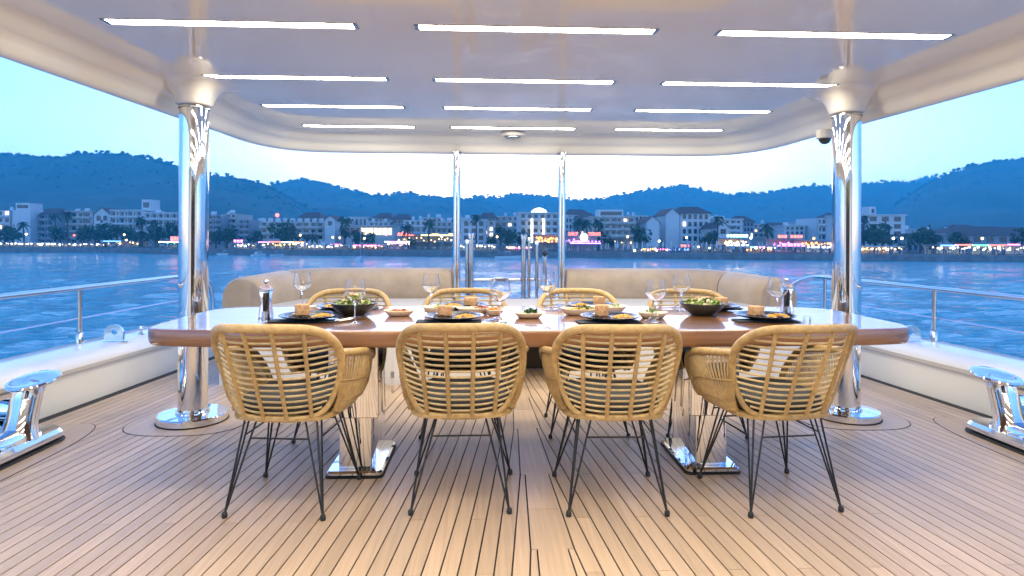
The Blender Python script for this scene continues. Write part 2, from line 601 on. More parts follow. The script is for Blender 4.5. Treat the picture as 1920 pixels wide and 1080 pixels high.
for x, lab in ((-.555, 'thin polished pole at the inner end of the left sofa back'), (.474, 'thin polished pole at the inner end of the right sofa back')):
    t = thing('roof_pole', lab, 'pole', (x, 6.0, 0), 0, 'thin roof poles at the stern')
    MB().lathe([(.038, .5), (.038, 2.05)], 32).build('tube', M['chrome'], t, smooth=60)
    MB().lathe([(.055, 2.032), (.055, 2.04), (.04, 2.05)][::-1], 32, caps=False).build('head_flange', M['chrome'], t, smooth=40)
    MB().lathe([(.07, .50), (.07, .508), (.04, .515)], 32, caps=False).build('foot_flange', M['chrome'], t, smooth=40)

# ceiling lamps: rows of LED strips
ROWS = [(-1.10, 1.165, 1.17), (-.1, 1.165, 1.17), (.9, 1.165, 1.17), (1.9, 1.165, 1.17), (2.93, 1.165, 1.17), (3.90, 1.165, 1.155), (4.74, 1.165, 1.09), (5.58, 1.16, 1.02)]
names = {0: 'first (nearest)', 1: 'second', 2: 'third', 3: 'fourth (farthest)'}
for r_i, (Y, lc, ls) in enumerate(ROWS):
    for c_i, xc in enumerate((-1.45, -.025, 1.43)):
        L_ = lc if c_i == 1 else ls
        if c_i != 1 and ls < 1.1:
            xc = math.copysign(1.425 + (0 if ls > 1.05 else -.02), xc)
        if c_i == 0: xc -= .01
        vis = r_i - 4
        if vis >= 0:
            lab = '%s ceiling light strip in the %s lit row from the camera' % (('left', 'middle', 'right')[c_i], ('first', 'second', 'third', 'fourth')[vis])
        else:
            lab = '%s ceiling light strip in row %s counted from the saloon doors' % (('port', 'centre', 'starboard')[c_i], ('one', 'two', 'three', 'four')[r_i])
        t = thing('ceiling_light', lab, 'ceiling light', (xc, Y, 2.205), 0, 'linear ceiling lights')
        MB().box(-L_ / 2, L_ / 2, -.038, -.0335, -.003, .002).box(-L_ / 2, L_ / 2, .0335, .038, -.003, .002).box(-L_ / 2, -L_ / 2 + .02, -.0333, .0333, -.0035, .002).box(L_ / 2 - .02, L_ / 2, -.0333, .0333, -.0035, .002).build('frame', M['ledframe'], t)
        MB().add([(-L_ / 2 + .021, -.0332, -.0015), (L_ / 2 - .021, -.0332, -.0015), (L_ / 2 - .021, .0332, -.0015), (-L_ / 2 + .021, .0332, -.0015)], [(0, 3, 2, 1)]).build('diffuser', M['led'], t)

t = thing('ceiling_speaker', 'round white speaker on the rear ceiling edge between the poles', 'speaker', (-.02, 5.83, 2.2))
MB().lathe([(.11, .0), (.115, -.012), (.105, -.03), (.085, -.036), (.03, -.036)][::-1], 32).build('housing', M['plasticwhite'], t, smooth=40)
MB().lathe([(.07, -.046), (.078, -.042), (.078, -.035)], 32).build('grille', M['ledframe'], t, smooth=40)
t = thing('dome_camera', 'small dark dome camera under the roof rim beside the right pillar', 'camera', (2.335, 4.62, 2.015))
MB().lathe([(.06, .03), (.06, -.03), (.055, -.035)][::-1], 24).build('mount', M['plasticwhite'], t, smooth=40)
MB().ball((0, 0, -.034), .045, 16, 10).build('dome', M['plasticdark'], t, smooth=180)


# ------------------------------------------------------------------ bollards
def bollard(sx):
    t = thing('bollard', 'polished mooring bollard on a long base at the %s edge of the deck' % ('left' if sx < 0 else 'right'), 'bollard', (sx * 2.86, 3.24, .0024), 0, 'mooring bollards')
    MB().rbox(-.125, .125, -.56, .56, .0, .012, .12, 8).build('gasket', M['caulk'], t)
    MB().rbox(-.118, .118, -.55, .55, .012, .075, .115, 10).build('base_plate', M['chrome'], t, smooth=35)
    # raised spine between the posts
    rings = []
    for y, k in ((-.40, .02), (-.36, .062), (-.2, .075), (0, .075), (.2, .075), (.36, .062), (.40, .02)):
        rings.append([(k * 1.15 * math.cos(math.pi * i / 12), y, .073 + k * .9 * math.sin(math.pi * i / 12)) for i in range(13)])
    MB().loft(rings, closed=False).build('spine', M['chrome'], t, smooth=60)
    for sy in (-1, 1):
        rings = []
        for u in np.linspace(0, 1, 9):
            cy_ = sy * (.27 + .10 * u)
            fl = .075 + .03 * (1 - u) ** 6 + .012 * max(0, u - .9) * 10
            rings.append([(fl * math.cos(2 * math.pi * i / 32), cy_ + fl * math.sin(2 * math.pi * i / 32), .07 + .29 * u) for i in range(32)])
        p = MB().loft(rings, caps=True).build('post', M['chrome'], t, smooth=60)
        rings = []
        for rx, dz in ((.08, -.004), (.13, .004), (.142, .014), (.138, .024), (.115, .030), (.05, .022)):
            rings.append([(rx * .82 * math.cos(2 * math.pi * i / 40), sy * .375 + sy * .02 + rx * 1.12 * math.sin(2 * math.pi * i / 40), .355 + dz + sy * .02 * math.sin(2 * math.pi * i / 40)) for i in range(40)])
        MB().loft(rings, caps=True).build('flange', M['chrome'], p, smooth=50)
    return t


bollard(-1); bollard(1)

# ------------------------------------------------------------------ sun bed / sofa at the stern
sofa = thing('sofa', 'wide beige stern sofa with rounded bolster backs on a white base', 'sofa', (0, 0, 0))
wb = lambda Y: 2.50 - .1 * (Y - 5)
bb = MB()
for x0, x1 in ((-1, 0), (0, 1)):
    pass
XL, XR = -.14, .42
bb.add([(-2.42, 5.056, 0.0), (XL, 5.056, 0), (XL, 6.6, 0), (-2.25, 6.6, 0), (-2.42, 5.056, .5), (XL, 5.056, .5), (XL, 6.6, .5), (-2.25, 6.6, .5)],
       [(4, 5, 6, 7), (0, 1, 5, 4), (1, 2, 6, 5), (2, 3, 7, 6), (3, 0, 4, 7)])
bb.add([(XR, 5.056, 0.0), (2.38, 5.056, 0), (2.2, 6.6, 0), (XR, 6.6, 0), (XR, 5.056, .5), (2.38, 5.056, .5), (2.2, 6.6, .5), (XR, 6.6, .5)],
       [(4, 5, 6, 7), (0, 1, 5, 4), (1, 2, 6, 5), (2, 3, 7, 6), (3, 0, 4, 7)])
bb.box(XL + .002, XR - .002, 5.07, 6.6, .40, .499)
bb.build('base', M['gelcoat'], sofa)
dd = MB().box(XL + .003, XR - .003, 5.62, 5.65, .005, .398).build('recess_dark_panel', M['recessdark'], sofa)  # added back panel, the recess's shade is put into its dark colour
MB().box(XR - .12, XR - .10, 5.60, 5.618, .2, .3).build('handle', M['steel'], dd)
for k in range(3):
    MB().box(-.84 + .05 * k, -.828 + .05 * k, 5.05, 5.06, .06, .11).build('vent_slot', M['caulk'], sofa)
    MB().box(.60 + .05 * k, .612 + .05 * k, 5.05, 5.06, .06, .11).build('vent_slot', M['caulk'], sofa)


def pad(poly, z0, z1, r=.03):
    rings = []
    P = np.array(poly, float)
    c = P.mean(0)
    dense = []
    for i in range(len(P)):
        for t_ in np.linspace(0, 1, 8, endpoint=False):
            dense.append(P[i] * (1 - t_) + P[(i + 1) % len(P)] * t_)
    dense = np.array(dense)
    for ins, z in ((r, z0), (.3 * r, z0 + .2 * r), (0, z0 + r), (0, z1 - r), (.3 * r, z1 - .25 * r), (r, z1), (4 * r, z1 + .004)):
        d = c - dense
        d = d / np.linalg.norm(d, axis=1)[:, None]
        q = dense + d * ins
        rings.append([(a, b_, z) for a, b_ in q])
    return MB().loft(rings, caps=True)


pad([(-2.40, 5.07), (-.57, 5.07), (-.57, 5.93), (-2.14, 5.95)], .5, .62).build('seat_cushion', M['pad'], sofa, smooth=50)
pad([(-.56, 5.07), (.52, 5.07), (.52, 5.93), (-.56, 5.93)], .5, .62).build('seat_cushion', M['pad'], sofa, smooth=50)
pad([(.53, 5.07), (2.36, 5.07), (2.10, 5.95), (.53, 5.93)], .5, .62).build('seat_cushion', M['pad'], sofa, smooth=50)


def bolster(path, tops, name, flip=False, m='suede'):
    """D shaped bolster swept along a plan path"""
    P = [np.array(p) for p in path]
    rings = []
    n = len(P)
    for i in range(n):
        T = norm(P[min(i + 1, n - 1)] - P[max(i - 1, 0)])
        Nn = np.array([-T[1], T[0]])
        zt = tops[i]
        hw = .165
        pr = []
        z0 = .505
        zr = zt - .17
        pr += [(-hw * .9, z0), (-hw, z0 + .05), (-hw * 1.03, zr - .04)]
        for k in range(13):
            a = math.pi - math.pi * k / 12
            pr.append((hw * 1.03 * math.cos(a), zr + .17 * math.sin(a) ** .85))
        pr += [(hw * 1.03, zr - .04), (hw, z0 + .05), (hw * .9, z0)]
        e = 0
        if i in (0, n - 1):
            pr = [(u * .93, z0 + (z - z0) * .965) for u, z in pr]
        rings.append([(P[i][0] + Nn[0] * u, P[i][1] + Nn[1] * u, z) for u, z in pr])
    return MB().loft(rings, caps=True).build(name, M[m], sofa, smooth=55)


for sx in (-1, 1):
    dx = -.02
    o = bolster([(sx * 2.285 + dx, 5.2), (sx * 2.283 + dx, 5.22), (sx * 2.25 + dx, 5.4), (sx * 2.20 + dx, 5.6), (sx * 2.14 + dx, 5.84), (sx * 2.135 + dx, 5.86)], [.857, .862, .87, .88, .89, .885], 'side_bolster')
    # flat tan end cap facing forward
    pr = []
    for k in range(17):
        a = math.pi - math.pi * k / 16
        pr.append((.150 * math.cos(a), .685 + .152 * math.sin(a) ** .85))
    pr = [(-.148, .52)] + pr + [(.148, .52)]
    MB().loft([[(sx * 2.285 + dx + u, y_, z_) for u, z_ in pr] for y_ in (5.202, 5.192)], caps=True).build('end_cap', M['suede_end'], o, smooth=40)
    xe = -.60 if sx < 0 else .52
    bolster([(xe, 6.11), (xe + sx * .02, 6.11), (sx * 1.2, 6.11), (sx * 1.82 + dx, 6.105), (sx * 2.0 + dx, 6.06), (sx * 2.10 + dx, 5.96), (sx * 2.125 + dx, 5.90)], [.90, .903, .905, .903, .898, .892, .885], 'back_bolster')

# stern gate rails and boarding posts behind the gap
t = thing('stern_gate_rail', 'horizontal steel gate rail crossing the gap between the two poles', 'rail', (0, 6.72, 0))
MB().tube([(-.66, 0, .745), (.30, 0, .752), (.40, 0, .745), (.455, 0, .70), (.47, 0, .62), (.47, 0, .31)], .022, 12).build('rail', M['steel'], t, smooth=60)
MB().tube([(-.64, 0, .30), (-.64, 0, .74)], .02, 12).build('post', M['steel'], t, smooth=60)


def stern_post(px_x, top, r, lab, knob=False, y=6.62):
    t = thing('boarding_post', lab, 'post', (px_x, y, .3), 0, 'boarding posts at the stern')
    MB().lathe([(r, 0), (r, top - .3)], 20).build('tube', M['steel'], t, smooth=60)
    MB().lathe([(r * 1.25, top - .32), (r * 1.25, top - .285), (r * .8, top - .275)], 20).build('cap', M['chrome'], t, smooth=40)
    if knob:
        MB().ball((0, 0, top - .25), .035, 12, 8, (1, 1, .8)).build('knob', M['plasticdark'], t, smooth=180)


stern_post(-.475, 1.16, .017, 'slim left post of the twin boarding posts beside the left pole')
stern_post(-.43, 1.225, .028, 'thick post with capped top just right of the left pole')
stern_post(.137, 1.215, .026, 'tallest boarding post near the middle of the stern gap')
stern_post(.197, 1.19, .016, 'thin boarding post right beside the tallest middle one')
stern_post(.281, 1.15, .017, 'thin boarding post standing between the middle pair and the knobbed post')
stern_post(.367, .99, .022, 'short boarding post with a black knob near the right pole', True)
# ------------------------------------------------------------------ dining table
TZ = .76
TC = 3.475


def table_outline(inset=0.0):
    pts = []
    # front edge left to right, right end, back edge, left end; corners rounded
    hx, hy = 1.97, .555

    def edge(u):
        # superellipse-like boat shape
        a = 2 * math.pi * u
        ca, sa = math.cos(a), math.sin(a)
        e = .14
        x = hx * math.copysign(abs(ca) ** e, ca)
        y = hy * math.copysign(abs(sa) ** e, sa)
        return x, y
    N = 160
    for i in range(N):
        x, y = edge((i + .5) / N)
        y *= 1 - .115 * (x / hx) ** 2 if y < 0 else 1 - .13 * (x / hx) ** 2
        x *= 1 - .045 * (y / hy) ** 2
        k = 1 - inset / 1.0
        px = x - math.copysign(min(inset, abs(x)), x) * (abs(x) / hx)
        py = y - math.copysign(min(inset, abs(y)), y) * (abs(y) / hy)
        pts.append((px, py))
    return pts


table = thing('dining_table', 'long boat-shaped varnished wooden dining table set for eight', 'table', (0.0, TC, 0))
rings = []
for ins, z in ((.03, TZ - .084), (.010, TZ - .082), (.003, TZ - .074), (0, TZ - .06), (0, TZ - .012), (.004, TZ - .003), (.009, TZ - .0004), (.014, TZ), (.03, TZ)):
    rings.append([(x, y, z) for x, y in table_outline(ins)])
MB().loft(rings, caps=True).build('table_top', M['tablewood'], table, smooth=35)
for sx, xc in ((-1, -.92), (1, .905)):
    # pedestal: base plate, lower column, wider sleeve
    p = MB().rbox(xc - .14, xc + .14, -.385, .10, .006, .034, .03, 6).build('base_plate', M['chrome'], table, smooth=35)
    MB().rbox(xc - .146, xc + .146, -.391, .106, .001, .006, .03, 6).build('gasket', M['caulk'], p)
    MB().rbox(xc - .082, xc + .082, -.345, .06, .034, .32, .006, 3).build('lower_column', M['chrome'], table, smooth=35)
    MB().rbox(xc - .125, xc + .125, -.40, .12, .305, TZ - .085, .008, 3).build('upper_column', M['chrome'], table, smooth=35)


# ------------------------------------------------------------------ rattan armchair
def shell_y(x, z):
    return -.205 - .175 * (z - .42) / .4 + .165 * (abs(x) / .28) ** 2.6


FR = [(0, .836), (.10, .835), (.180, .827), (.230, .801), (.261, .753), (.272, .70), (.266, .632), (.250, .568), (.228, .506), (.200, .456), (.158, .428), (.08, .420), (0, .420)]
FRL = [(x, z) for x, z in FR] + [(-x, z) for x, z in FR[::-1][1:-1]]
zs_ = np.array([z for x, z in FR[2:11]][::-1])
xs_ = np.array([x for x, z in FR[2:11]][::-1])


def half_w(z):
    return float(np.interp(z, zs_, xs_))


def make_chair():
    t = link('rattan_chair', None)
    fr = catmull([(x, shell_y(x, z), z) for x, z in FRL], 4, closed=True)
    rad = [.0120 + .0075 * min(1, max(0, (p[2] - .55) / .2)) for p in fr]
    MB().tube(fr, rad, 8, closed=True).build('back_frame', M['rattan'], t, smooth=60)
    for xt, xb in ((-.172, -.148), (-.058, -.05), (.058, .05), (.172, .148)):
        pts = [(xt + (xb - xt) * u, shell_y(xt + (xb - xt) * u, .826 - .404 * u) - .006, .826 - .404 * u) for u in np.linspace(0, 1, 9)]
        MB().tube(pts, .0095, 6).build('back_rib', M['rattan'], t, smooth=60)
    k = 0
    z = .798
    while z > .432:
        hw = half_w(z) - .004
        pts = []
        for u in np.linspace(-1, 1, 15):
            x = u * hw
            zz = z + .016 * abs(u) ** 3 * (1 if z < .74 else .3)
            pts.append((x, shell_y(x, zz) + .004, zz))
        MB().tube(pts, .0053, 5).build('back_rung', M['rung'], t, smooth=60)
        z -= .0268
    # seat: woven base, rim and cushion
    base = []
    for i in range(36):
        a = 2 * math.pi * i / 36
        ca, sa = math.cos(a), math.sin(a)
        e = .55
        base.append((.235 * math.copysign(abs(ca) ** e, ca), .025 + .235 * math.copysign(abs(sa) ** e, sa)))
    MB().loft([[(x * q, .02 + (y - .02) * q, zz) for x, y in base] for q, zz in ((.9, .408), (1, .412), (1, .424), (.95, .428))], caps=True).build('seat_base', M['rattan'], t, smooth=40)
    MB().loft([[(x * q, .035 + (y - .02) * q, zz) for x, y in base] for q, zz in ((.80, .428), (.88, .435), (.915, .452), (.915, .472), (.88, .490), (.80, .499), (.5, .504))], caps=True).build('seat_cushion', M['slate'], t, smooth=60)
    for s in (-1, 1):
        rail = catmull([(s * .258, shell_y(.266, .70), .705), (s * .278, -.09, .692), (s * .300, .05, .672), (s * .306, .14, .656), (s * .300, .22, .625), (s * .282, .268, .57), (s * .258, .285, .51), (s * .232, .277, .455), (s * .20, .255, .422)], 5)
        MB().tube(rail, [.0175 - .004 * min(1, max(0, (i / len(rail) - .5) * 2)) for i in range(len(rail))], 8).build('arm_rail', M['rattan'], t, smooth=60)
        # densely woven side panel: fine strands from the rail to the seat rim
        pm = MB()
        n = 34
        low = catmull([(s * .225, shell_y(.225, .45) + .005, .445), (s * .238, -.08, .43), (s * .240, .05, .424), (s * .236, .15, .42), (s * .215, .24, .42)], 6)
        R1 = np.array(rail); R2 = np.array(low)
        for i in range(n):
            u = i / (n - 1)
            a = R1[min(int(u * (len(R1) - 1) * .93), len(R1) - 1)]
            fa = u * (len(R1) - 1) * .90
            ia = int(fa)
            a = R1[ia] + (R1[min(ia + 1, len(R1) - 1)] - R1[ia]) * (fa - ia)
            fb = u * (len(R2) - 1)
            ib = int(fb)
            c = R2[ib] + (R2[min(ib + 1, len(R2) - 1)] - R2[ib]) * (fb - ib)
            mid = (a + c) / 2 + np.array([s * .016, 0, -.012])
            pm.tube([a, (a + mid) / 2 + np.array([s * .005, 0, 0]), mid, (c + mid) / 2 + np.array([s * .006, 0, -.006]), c], .0052, 4, caps=False)
        for q, rr in ((.45, .004), (.8, .0045)):
            wv = []
            for i in range(18):
                u = i / 17
                fa = u * (len(R1) - 1) * .90
                ia = int(fa)
                a = R1[ia] + (R1[min(ia + 1, len(R1) - 1)] - R1[ia]) * (fa - ia)
                fb = u * (len(R2) - 1)
                ib = int(fb)
                c = R2[ib] + (R2[min(ib + 1, len(R2) - 1)] - R2[ib]) * (fb - ib)
                wv.append(a * (1 - q) + c * q + np.array([s * (.016 * (1 - abs(2 * q - 1)) + .006), 0, -.008]))
            pm.tube(wv, rr, 5)
        pm.tube(low, .011, 6)
        tag(pm.build('arm_panel', M['rattan'], t, smooth=60), kind='stuff')
    # steel rod under-frame
    feet = {(-1, -1): (-.214, -.222), (1, -1): (.214, -.222), (-1, 1): (-.237, .222), (1, 1): (.237, .222)}
    for (sx, sy), (fx, fy) in feet.items():
        o_ = (sx * .158, sy * .150, .405)
        i_ = (sx * .108, sy * .150, .405)
        side = (sx * .162, sy * .100, .405)
        foot = (fx, fy, .014)
        lg = MB()
        lg.tube([(o_[0] - sx * .02, o_[1], .405), o_, (o_[0] + sx * .004, o_[1] + sy * .003, .395), foot], .0046, 6)
        lg.tube([i_, foot], .0046, 6)
        lg.tube([side, foot], .0046, 6)
        leg = lg.build('leg', M['rod'], t, smooth=60)
        MB().lathe([(.007, 0), (.0115, .002), (.0125, .012), (.011, .022), (.006, .027)], 10, (fx, fy, 0)).build('foot', M['rod'], leg, smooth=50)
    uf = MB()
    uf.tube([(-.16, -.15, .405), (.16, -.15, .405), (.162, -.1, .405), (.162, .15, .405), (-.162, .15, .405), (-.162, -.1, .405)], .0046, 6, closed=True)
    uf.build('under_frame', M['rod'], t, smooth=60)

    def on(sx, sy, which, zz):
        fx, fy = feet[(sx, sy)]
        a = np.array({'i': (sx * .108, sy * .150, .405), 's': (sx * .162, sy * .100, .405)}[which])
        f_ = np.array((fx, fy, .014))
        u = (a[2] - zz) / (a[2] - f_[2])
        return a + (f_ - a) * u
    for sy in (-1, 1):
        MB().tube([on(-1, sy, 'i', .325), on(1, sy, 'i', .325)], .004, 6).build('stretcher', M['rod'], t, smooth=60)
    for sx in (-1, 1):
        MB().tube([on(sx, -1, 's', .325), on(sx, 1, 's', .325)], .004, 6).build('stretcher', M['rod'], t, smooth=60)
    return t


chair0 = make_chair()
CH = [(-1.145, 2.877, -5.0, 'leftmost rattan armchair on the near side of the table'),
      (-.372, 2.899, .3, 'second rattan armchair from the left on the near side of the table'),
      (.318, 2.859, -1.2, 'third rattan armchair from the left on the near side of the table'),
      (1.074, 2.849, 6.0, 'rightmost rattan armchair on the near side of the table'),
      (-1.16, 3.87, 183, 'rattan armchair on the far side of the table behind the left salad bowl'),
      (-.41, 3.90, 179, 'rattan armchair on the far side of the table in front of the left pole'),
      (.36, 3.90, 181, 'rattan armchair on the far side of the table in front of the right pole'),
      (1.09, 3.87, 176, 'rattan armchair on the far side of the table behind the right salad bowl')]
for i, (x, y, a, lab) in enumerate(CH):
    o = chair0 if i == 0 else copy_tree(chair0)
    o.location = (x, y, .0)
    o.rotation_euler = (0, 0, R(a))
    tag(o, lab, 'armchair', 'rattan dining armchairs')

# ------------------------------------------------------------------ tableware
ZT = TZ + .0006


def blob_heap(mb, rx, ry, h, n, size, z0, cx=0, cy_=0, flat=.6, seed=1):
    r_ = random.Random(seed)
    for _ in range(n):
        a = r_.random() * 2 * math.pi
        q = math.sqrt(r_.random())
        x, y = cx + rx * q * math.cos(a), cy_ + ry * q * math.sin(a)
        z = z0 + h * (1 - q * q) * r_.random() ** .5
        s = size * (.6 + .8 * r_.random())
        mb.ball((x, y, z), s, 6, 4, (1, .7 + .6 * r_.random(), flat))
    return mb


def leaf_heap(mb, rx, ry, h, n, size, z0, cx=0, cy_=0, seed=1):
    r_ = random.Random(seed)
    for _ in range(n):
        a = r_.random() * 2 * math.pi
        q = math.sqrt(r_.random())
        c = np.array([cx + rx * q * math.cos(a), cy_ + ry * q * math.sin(a), z0 + h * (1 - q * q * .8) * (.3 + .7 * r_.random())])
        d = norm([r_.uniform(-1, 1), r_.uniform(-1, 1), r_.uniform(-.2, .9)])
        e = norm(np.cross(d, [r_.uniform(-1, 1), r_.uniform(-1, 1), 1]))
        nrm = np.cross(d, e)
        s = size * (.6 + .8 * r_.random())
        vs = []
        for u, w, k in ((-1, .25, 0), (-.4, .8, .12), (.3, .9, .2), (.9, .4, .05)):
            vs.append(c + d * s * u + e * s * w * .6 + nrm * s * (k + r_.uniform(-.1, .1)))
            vs.append(c + d * s * u - e * s * w * .6 + nrm * s * (k + r_.uniform(-.1, .1)))
        mb.add(vs, [(0, 1, 3, 2), (2, 3, 5, 4), (4, 5, 7, 6)])
    return mb


def wine_glass(x, y, lab, h=.226):
    t = thing('wine_glass', lab, 'wine glass', (x, y, ZT), 0, 'wine glasses on the table')
    k = h / .226
    out = [(.004, .0), (.036, .0005), (.0375, .0015), (.034, .003), (.012, .006), (.0045, .012), (.0034, .03), (.0034, .085), (.0042, .098), (.010, .106), (.026, .117), (.043, .131), (.0535, .143), (.0555, .152), (.0535, .168), (.0495, .19), (.0455, .212), (.0435, .226)]
    inn = [(.0425, .226), (.0445, .211), (.0486, .19), (.0525, .168), (.0544, .152), (.0522, .1445), (.042, .1335), (.026, .120), (.010, .1105), (.002, .1085)]
    MB().lathe([(r, z * k) for r, z in out], 40).v
    mb = MB()
    mb.lathe([(r, z * k) for r, z in out + inn], 40)
    mb.build('glass_body', M['glass'], t, smooth=60)
    return t


GL = [(-.937, 3.19, 'wine glass between the left salad bowl and the near table edge', .228),
      (-.188, 3.22, 'large wine glass standing in front of the gap between the two poles', .232),
      (.635, 3.215, 'wine glass near the front table edge, left of the right salad bowl', .228),
      (1.395, 3.43, 'wine glass beside the right pepper mill', .226),
      (-1.40, 3.845, 'wine glass at the far left, right of the left pepper mill', .222),
      (-.597, 3.735, 'wine glass in front of the left sofa back beside the left pole', .222),
      (.118, 3.80, 'wine glass beside the short knobbed post, left of the right pole', .222),
      (.939, 3.735, 'wine glass just left of the right salad bowl, on the far side', .222)]
for g in GL:
    wine_glass(*g)


def pepper_mill(x, y, lab):
    t = thing('pepper_mill', lab, 'pepper mill', (x, y, ZT), 0, 'clear pepper mills')
    out = [(.036, 0), (.038, .006), (.037, .03), (.033, .06), (.029, .09), (.0275, .115), (.029, .135), (.034, .148), (.036, .160), (.034, .172), (.026, .182), (.012, .186)]
    MB().lathe(out, 28).build('clear_body', M['glass'], t, smooth=50)
    MB().lathe([(.0115, .052), (.0115, .150)], 16).build('peppercorn_core', M['pepper'], t, smooth=40)
    MB().lathe([(.006, .186), (.006, .196), (.013, .200), (.015, .207), (.012, .214), (.004, .217)], 16).build('knob', M['chrome'], t, smooth=50)
    MB().lathe([(.016, .001), (.017, .012), (.015, .05), (.006, .0515)], 16).build('grinder', M['steel'], t, smooth=40)


pepper_mill(-1.428, 3.30, 'clear acrylic pepper mill at the left end of the table')
pepper_mill(1.50, 3.53, 'clear acrylic pepper mill at the right end of the table')


def plate_setting(x, y, rz, lab, side, seed, bread_dx=-.045, tall=True):
    g = 'dinner plates with bread and rice'
    t = thing('dinner_plate', lab, 'plate', (x, y, ZT + .006), rz, g)
    MB().lathe([(.05, .001), (.085, .001), (.10, .004), (.145, .014), (.160, .021), (.163, .024), (.158, .0255), (.14, .018), (.098, .009), (.05, .008), (.002, .008)], 48).build('dish', M['plate'], t, smooth=50)
    rr = random.Random(seed)
    f = MB()
    blob_heap(f, .055, .045, .014, 70, .007, .010, -.055, .0, .7, seed)
    tag(f.build('grain_salad', M['grain'], t, smooth=60), kind='stuff')
    f = MB()
    blob_heap(f, .058, .045, .016, 90, .008, .012, .07, -.01, .6, seed + 5)
    tag(f.build('yellow_rice', M['yellowfood'], t, smooth=60), kind='stuff')
    # slice of bread standing on the grains
    a = rr.uniform(-.25, .25)
    m_ = MB()
    rings = []
    w, d, h = rr.uniform(.034, .041), rr.uniform(.026, .032), rr.uniform(.044, .056)
    for zz, k in ((0, .94), (.12, 1.0), (.5, .98 + rr.uniform(-.03, .03)), (.88, 1.0), (1, .93)):
        ring = []
        for i in range(16):
            an = 2 * math.pi * i / 16
            ca, sa = math.cos(an), math.sin(an)
            e = .5
            px = w * k * math.copysign(abs(ca) ** e, ca) * (1 + rr.uniform(-.09, .09))
            py = d * k * math.copysign(abs(sa) ** e, sa) * (1 + rr.uniform(-.04, .04))
            ring.append((bread_dx + px * math.cos(a) - py * math.sin(a), .008 + px * math.sin(a) + py * math.cos(a), .022 + h * zz + rr.uniform(-.001, .001)))
        rings.append(ring)
    m_.loft(rings, caps=True).build('bread', M['bread'], t, smooth=50)
    return t


def napkin(x, y, rz, lab):
    m_ = MB()
    r_ = random.Random(int(abs(x) * 1000))
    nx, ny = 10, 6
    vs, fs = [], []
    for i in range(nx):
        for j in range(ny):
            u, v = i / (nx - 1) - .5, j / (ny - 1) - .5
            vs.append((u * .34, v * .13, .003 + .0028 * (1 + math.sin(9 * u + 3 * v)) * .5 + r_.uniform(0, .0008)))
    for i in range(nx - 1):
        for j in range(ny - 1):
            fs.append((i * ny + j, (i + 1) * ny + j, (i + 1) * ny + j + 1, i * ny + j + 1))
    k = len(vs)
    vs += [(a, b_, .0) for a, b_, c_ in vs]
    fs += [tuple(q + k for q in f[::-1]) for f in fs]
    m_.add(vs, fs)
    o = m_.build('napkin', M['napkin'], None, smooth=60)
    o.location = (x, y, ZT)
    o.rotation_euler = (0, 0, rz)
    tag(o, lab, 'napkin', 'navy napkins under the plates')


def cutlery(x, y, rz, kind, lab):
    m_ = MB()
    if kind == 'fork':
        m_.tube([(0, -.10, .006), (0, -.02, .005), (0, .03, .008)], [.0042, .003, .0028], 6)
        m_.rbox(-.011, .011, .03, .058, .0065, .009, .004, 2)
        for q in (-.0088, -.003, .003, .0088):
            m_.box(q - .0014, q + .0014, .057, .098, .0065, .0085)
    else:
        m_.tube([(0, -.11, .006), (0, -.02, .006), (0, .0, .006)], [.0046, .0042, .003], 6)
        m_.prism([(-.003, -.002), (.008, .0), (.009, .08), (.002, .112), (-.003, .11)], .005, .0068)
    o = m_.build(kind, M['steel'], None, smooth=50)
    o.location = (x, y, ZT + .007)
    o.rotation_euler = (0, 0, rz)
    tag(o, lab, kind, 'table cutlery')


PL = [(-1.203, 3.325, 'near', 'leftmost'), (-.438, 3.305, 'near', 'second from the left'), (.407, 3.285, 'near', 'third from the left'), (1.271, 3.32, 'near', 'rightmost'),
      (-1.13, 3.80, 'far', 'leftmost'), (-.405, 3.83, 'far', 'second from the left'), (.40, 3.83, 'far', 'third from the left'), (1.17, 3.81, 'far', 'rightmost')]
for i, (x, y, sd, nm) in enumerate(PL):
    rz = 0 if sd == 'near' else math.pi
    plate_setting(x, y, rz, '%s black plate of bread and rice in the %s row' % (nm, sd), sd, 20 + i)
    s = 1 if sd == 'near' else -1
    napkin(x - s * .02, y - s * .055, rz + R(2 * ((i % 3) - 1)), '%s navy napkin under the plate in the %s row' % (nm, sd))
    cutlery(x + s * .205, y - s * .03, rz + R(-28), 'fork', '%s fork right of the plate in the %s row' % (nm, sd))
    cutlery(x + s * .235, y - s * .035, rz + R(-28), 'knife', '%s knife right of the plate in the %s row' % (nm, sd))


def salad_bowl(x, y, lab, seed):
    t = thing('salad_bowl', lab, 'bowl', (x, y, ZT), 0, 'dark salad bowls')
    MB().lathe([(.05, 0), (.062, .001), (.066, .006), (.09, .022), (.115, .044), (.1265, .064), (.129, .070), (.126, .072), (.121, .066), (.108, .046), (.08, .026), (.04, .016), (.002, .015)], 48).build('dish', M['bowl'], t, smooth=50)
    MB().lathe([(.10, .045), (.115, .062), (.06, .07), (.01, .074)], 30).build('dressing', M['cream'], t, smooth=60)
    tag(leaf_heap(MB(), .095, .095, .035, 170, .019, .064, 0, 0, seed).build('lettuce', M['leaf'], t), kind='stuff')
    tag(blob_heap(MB(), .085, .085, .035, 60, .009, .068, 0, 0, .8, seed + 1).build('chicken_pieces', M['cream'], t, smooth=60), kind='stuff')
    tag(blob_heap(MB(), .07, .07, .035, 14, .012, .075, 0, 0, .6, seed + 2).build('croutons', M['bread'], t, smooth=60), kind='stuff')


salad_bowl(-1.018, 3.535, 'large dark bowl of green salad on the left half of the table', 3)
salad_bowl(.998, 3.535, 'large dark bowl of green salad on the right half of the table', 9)


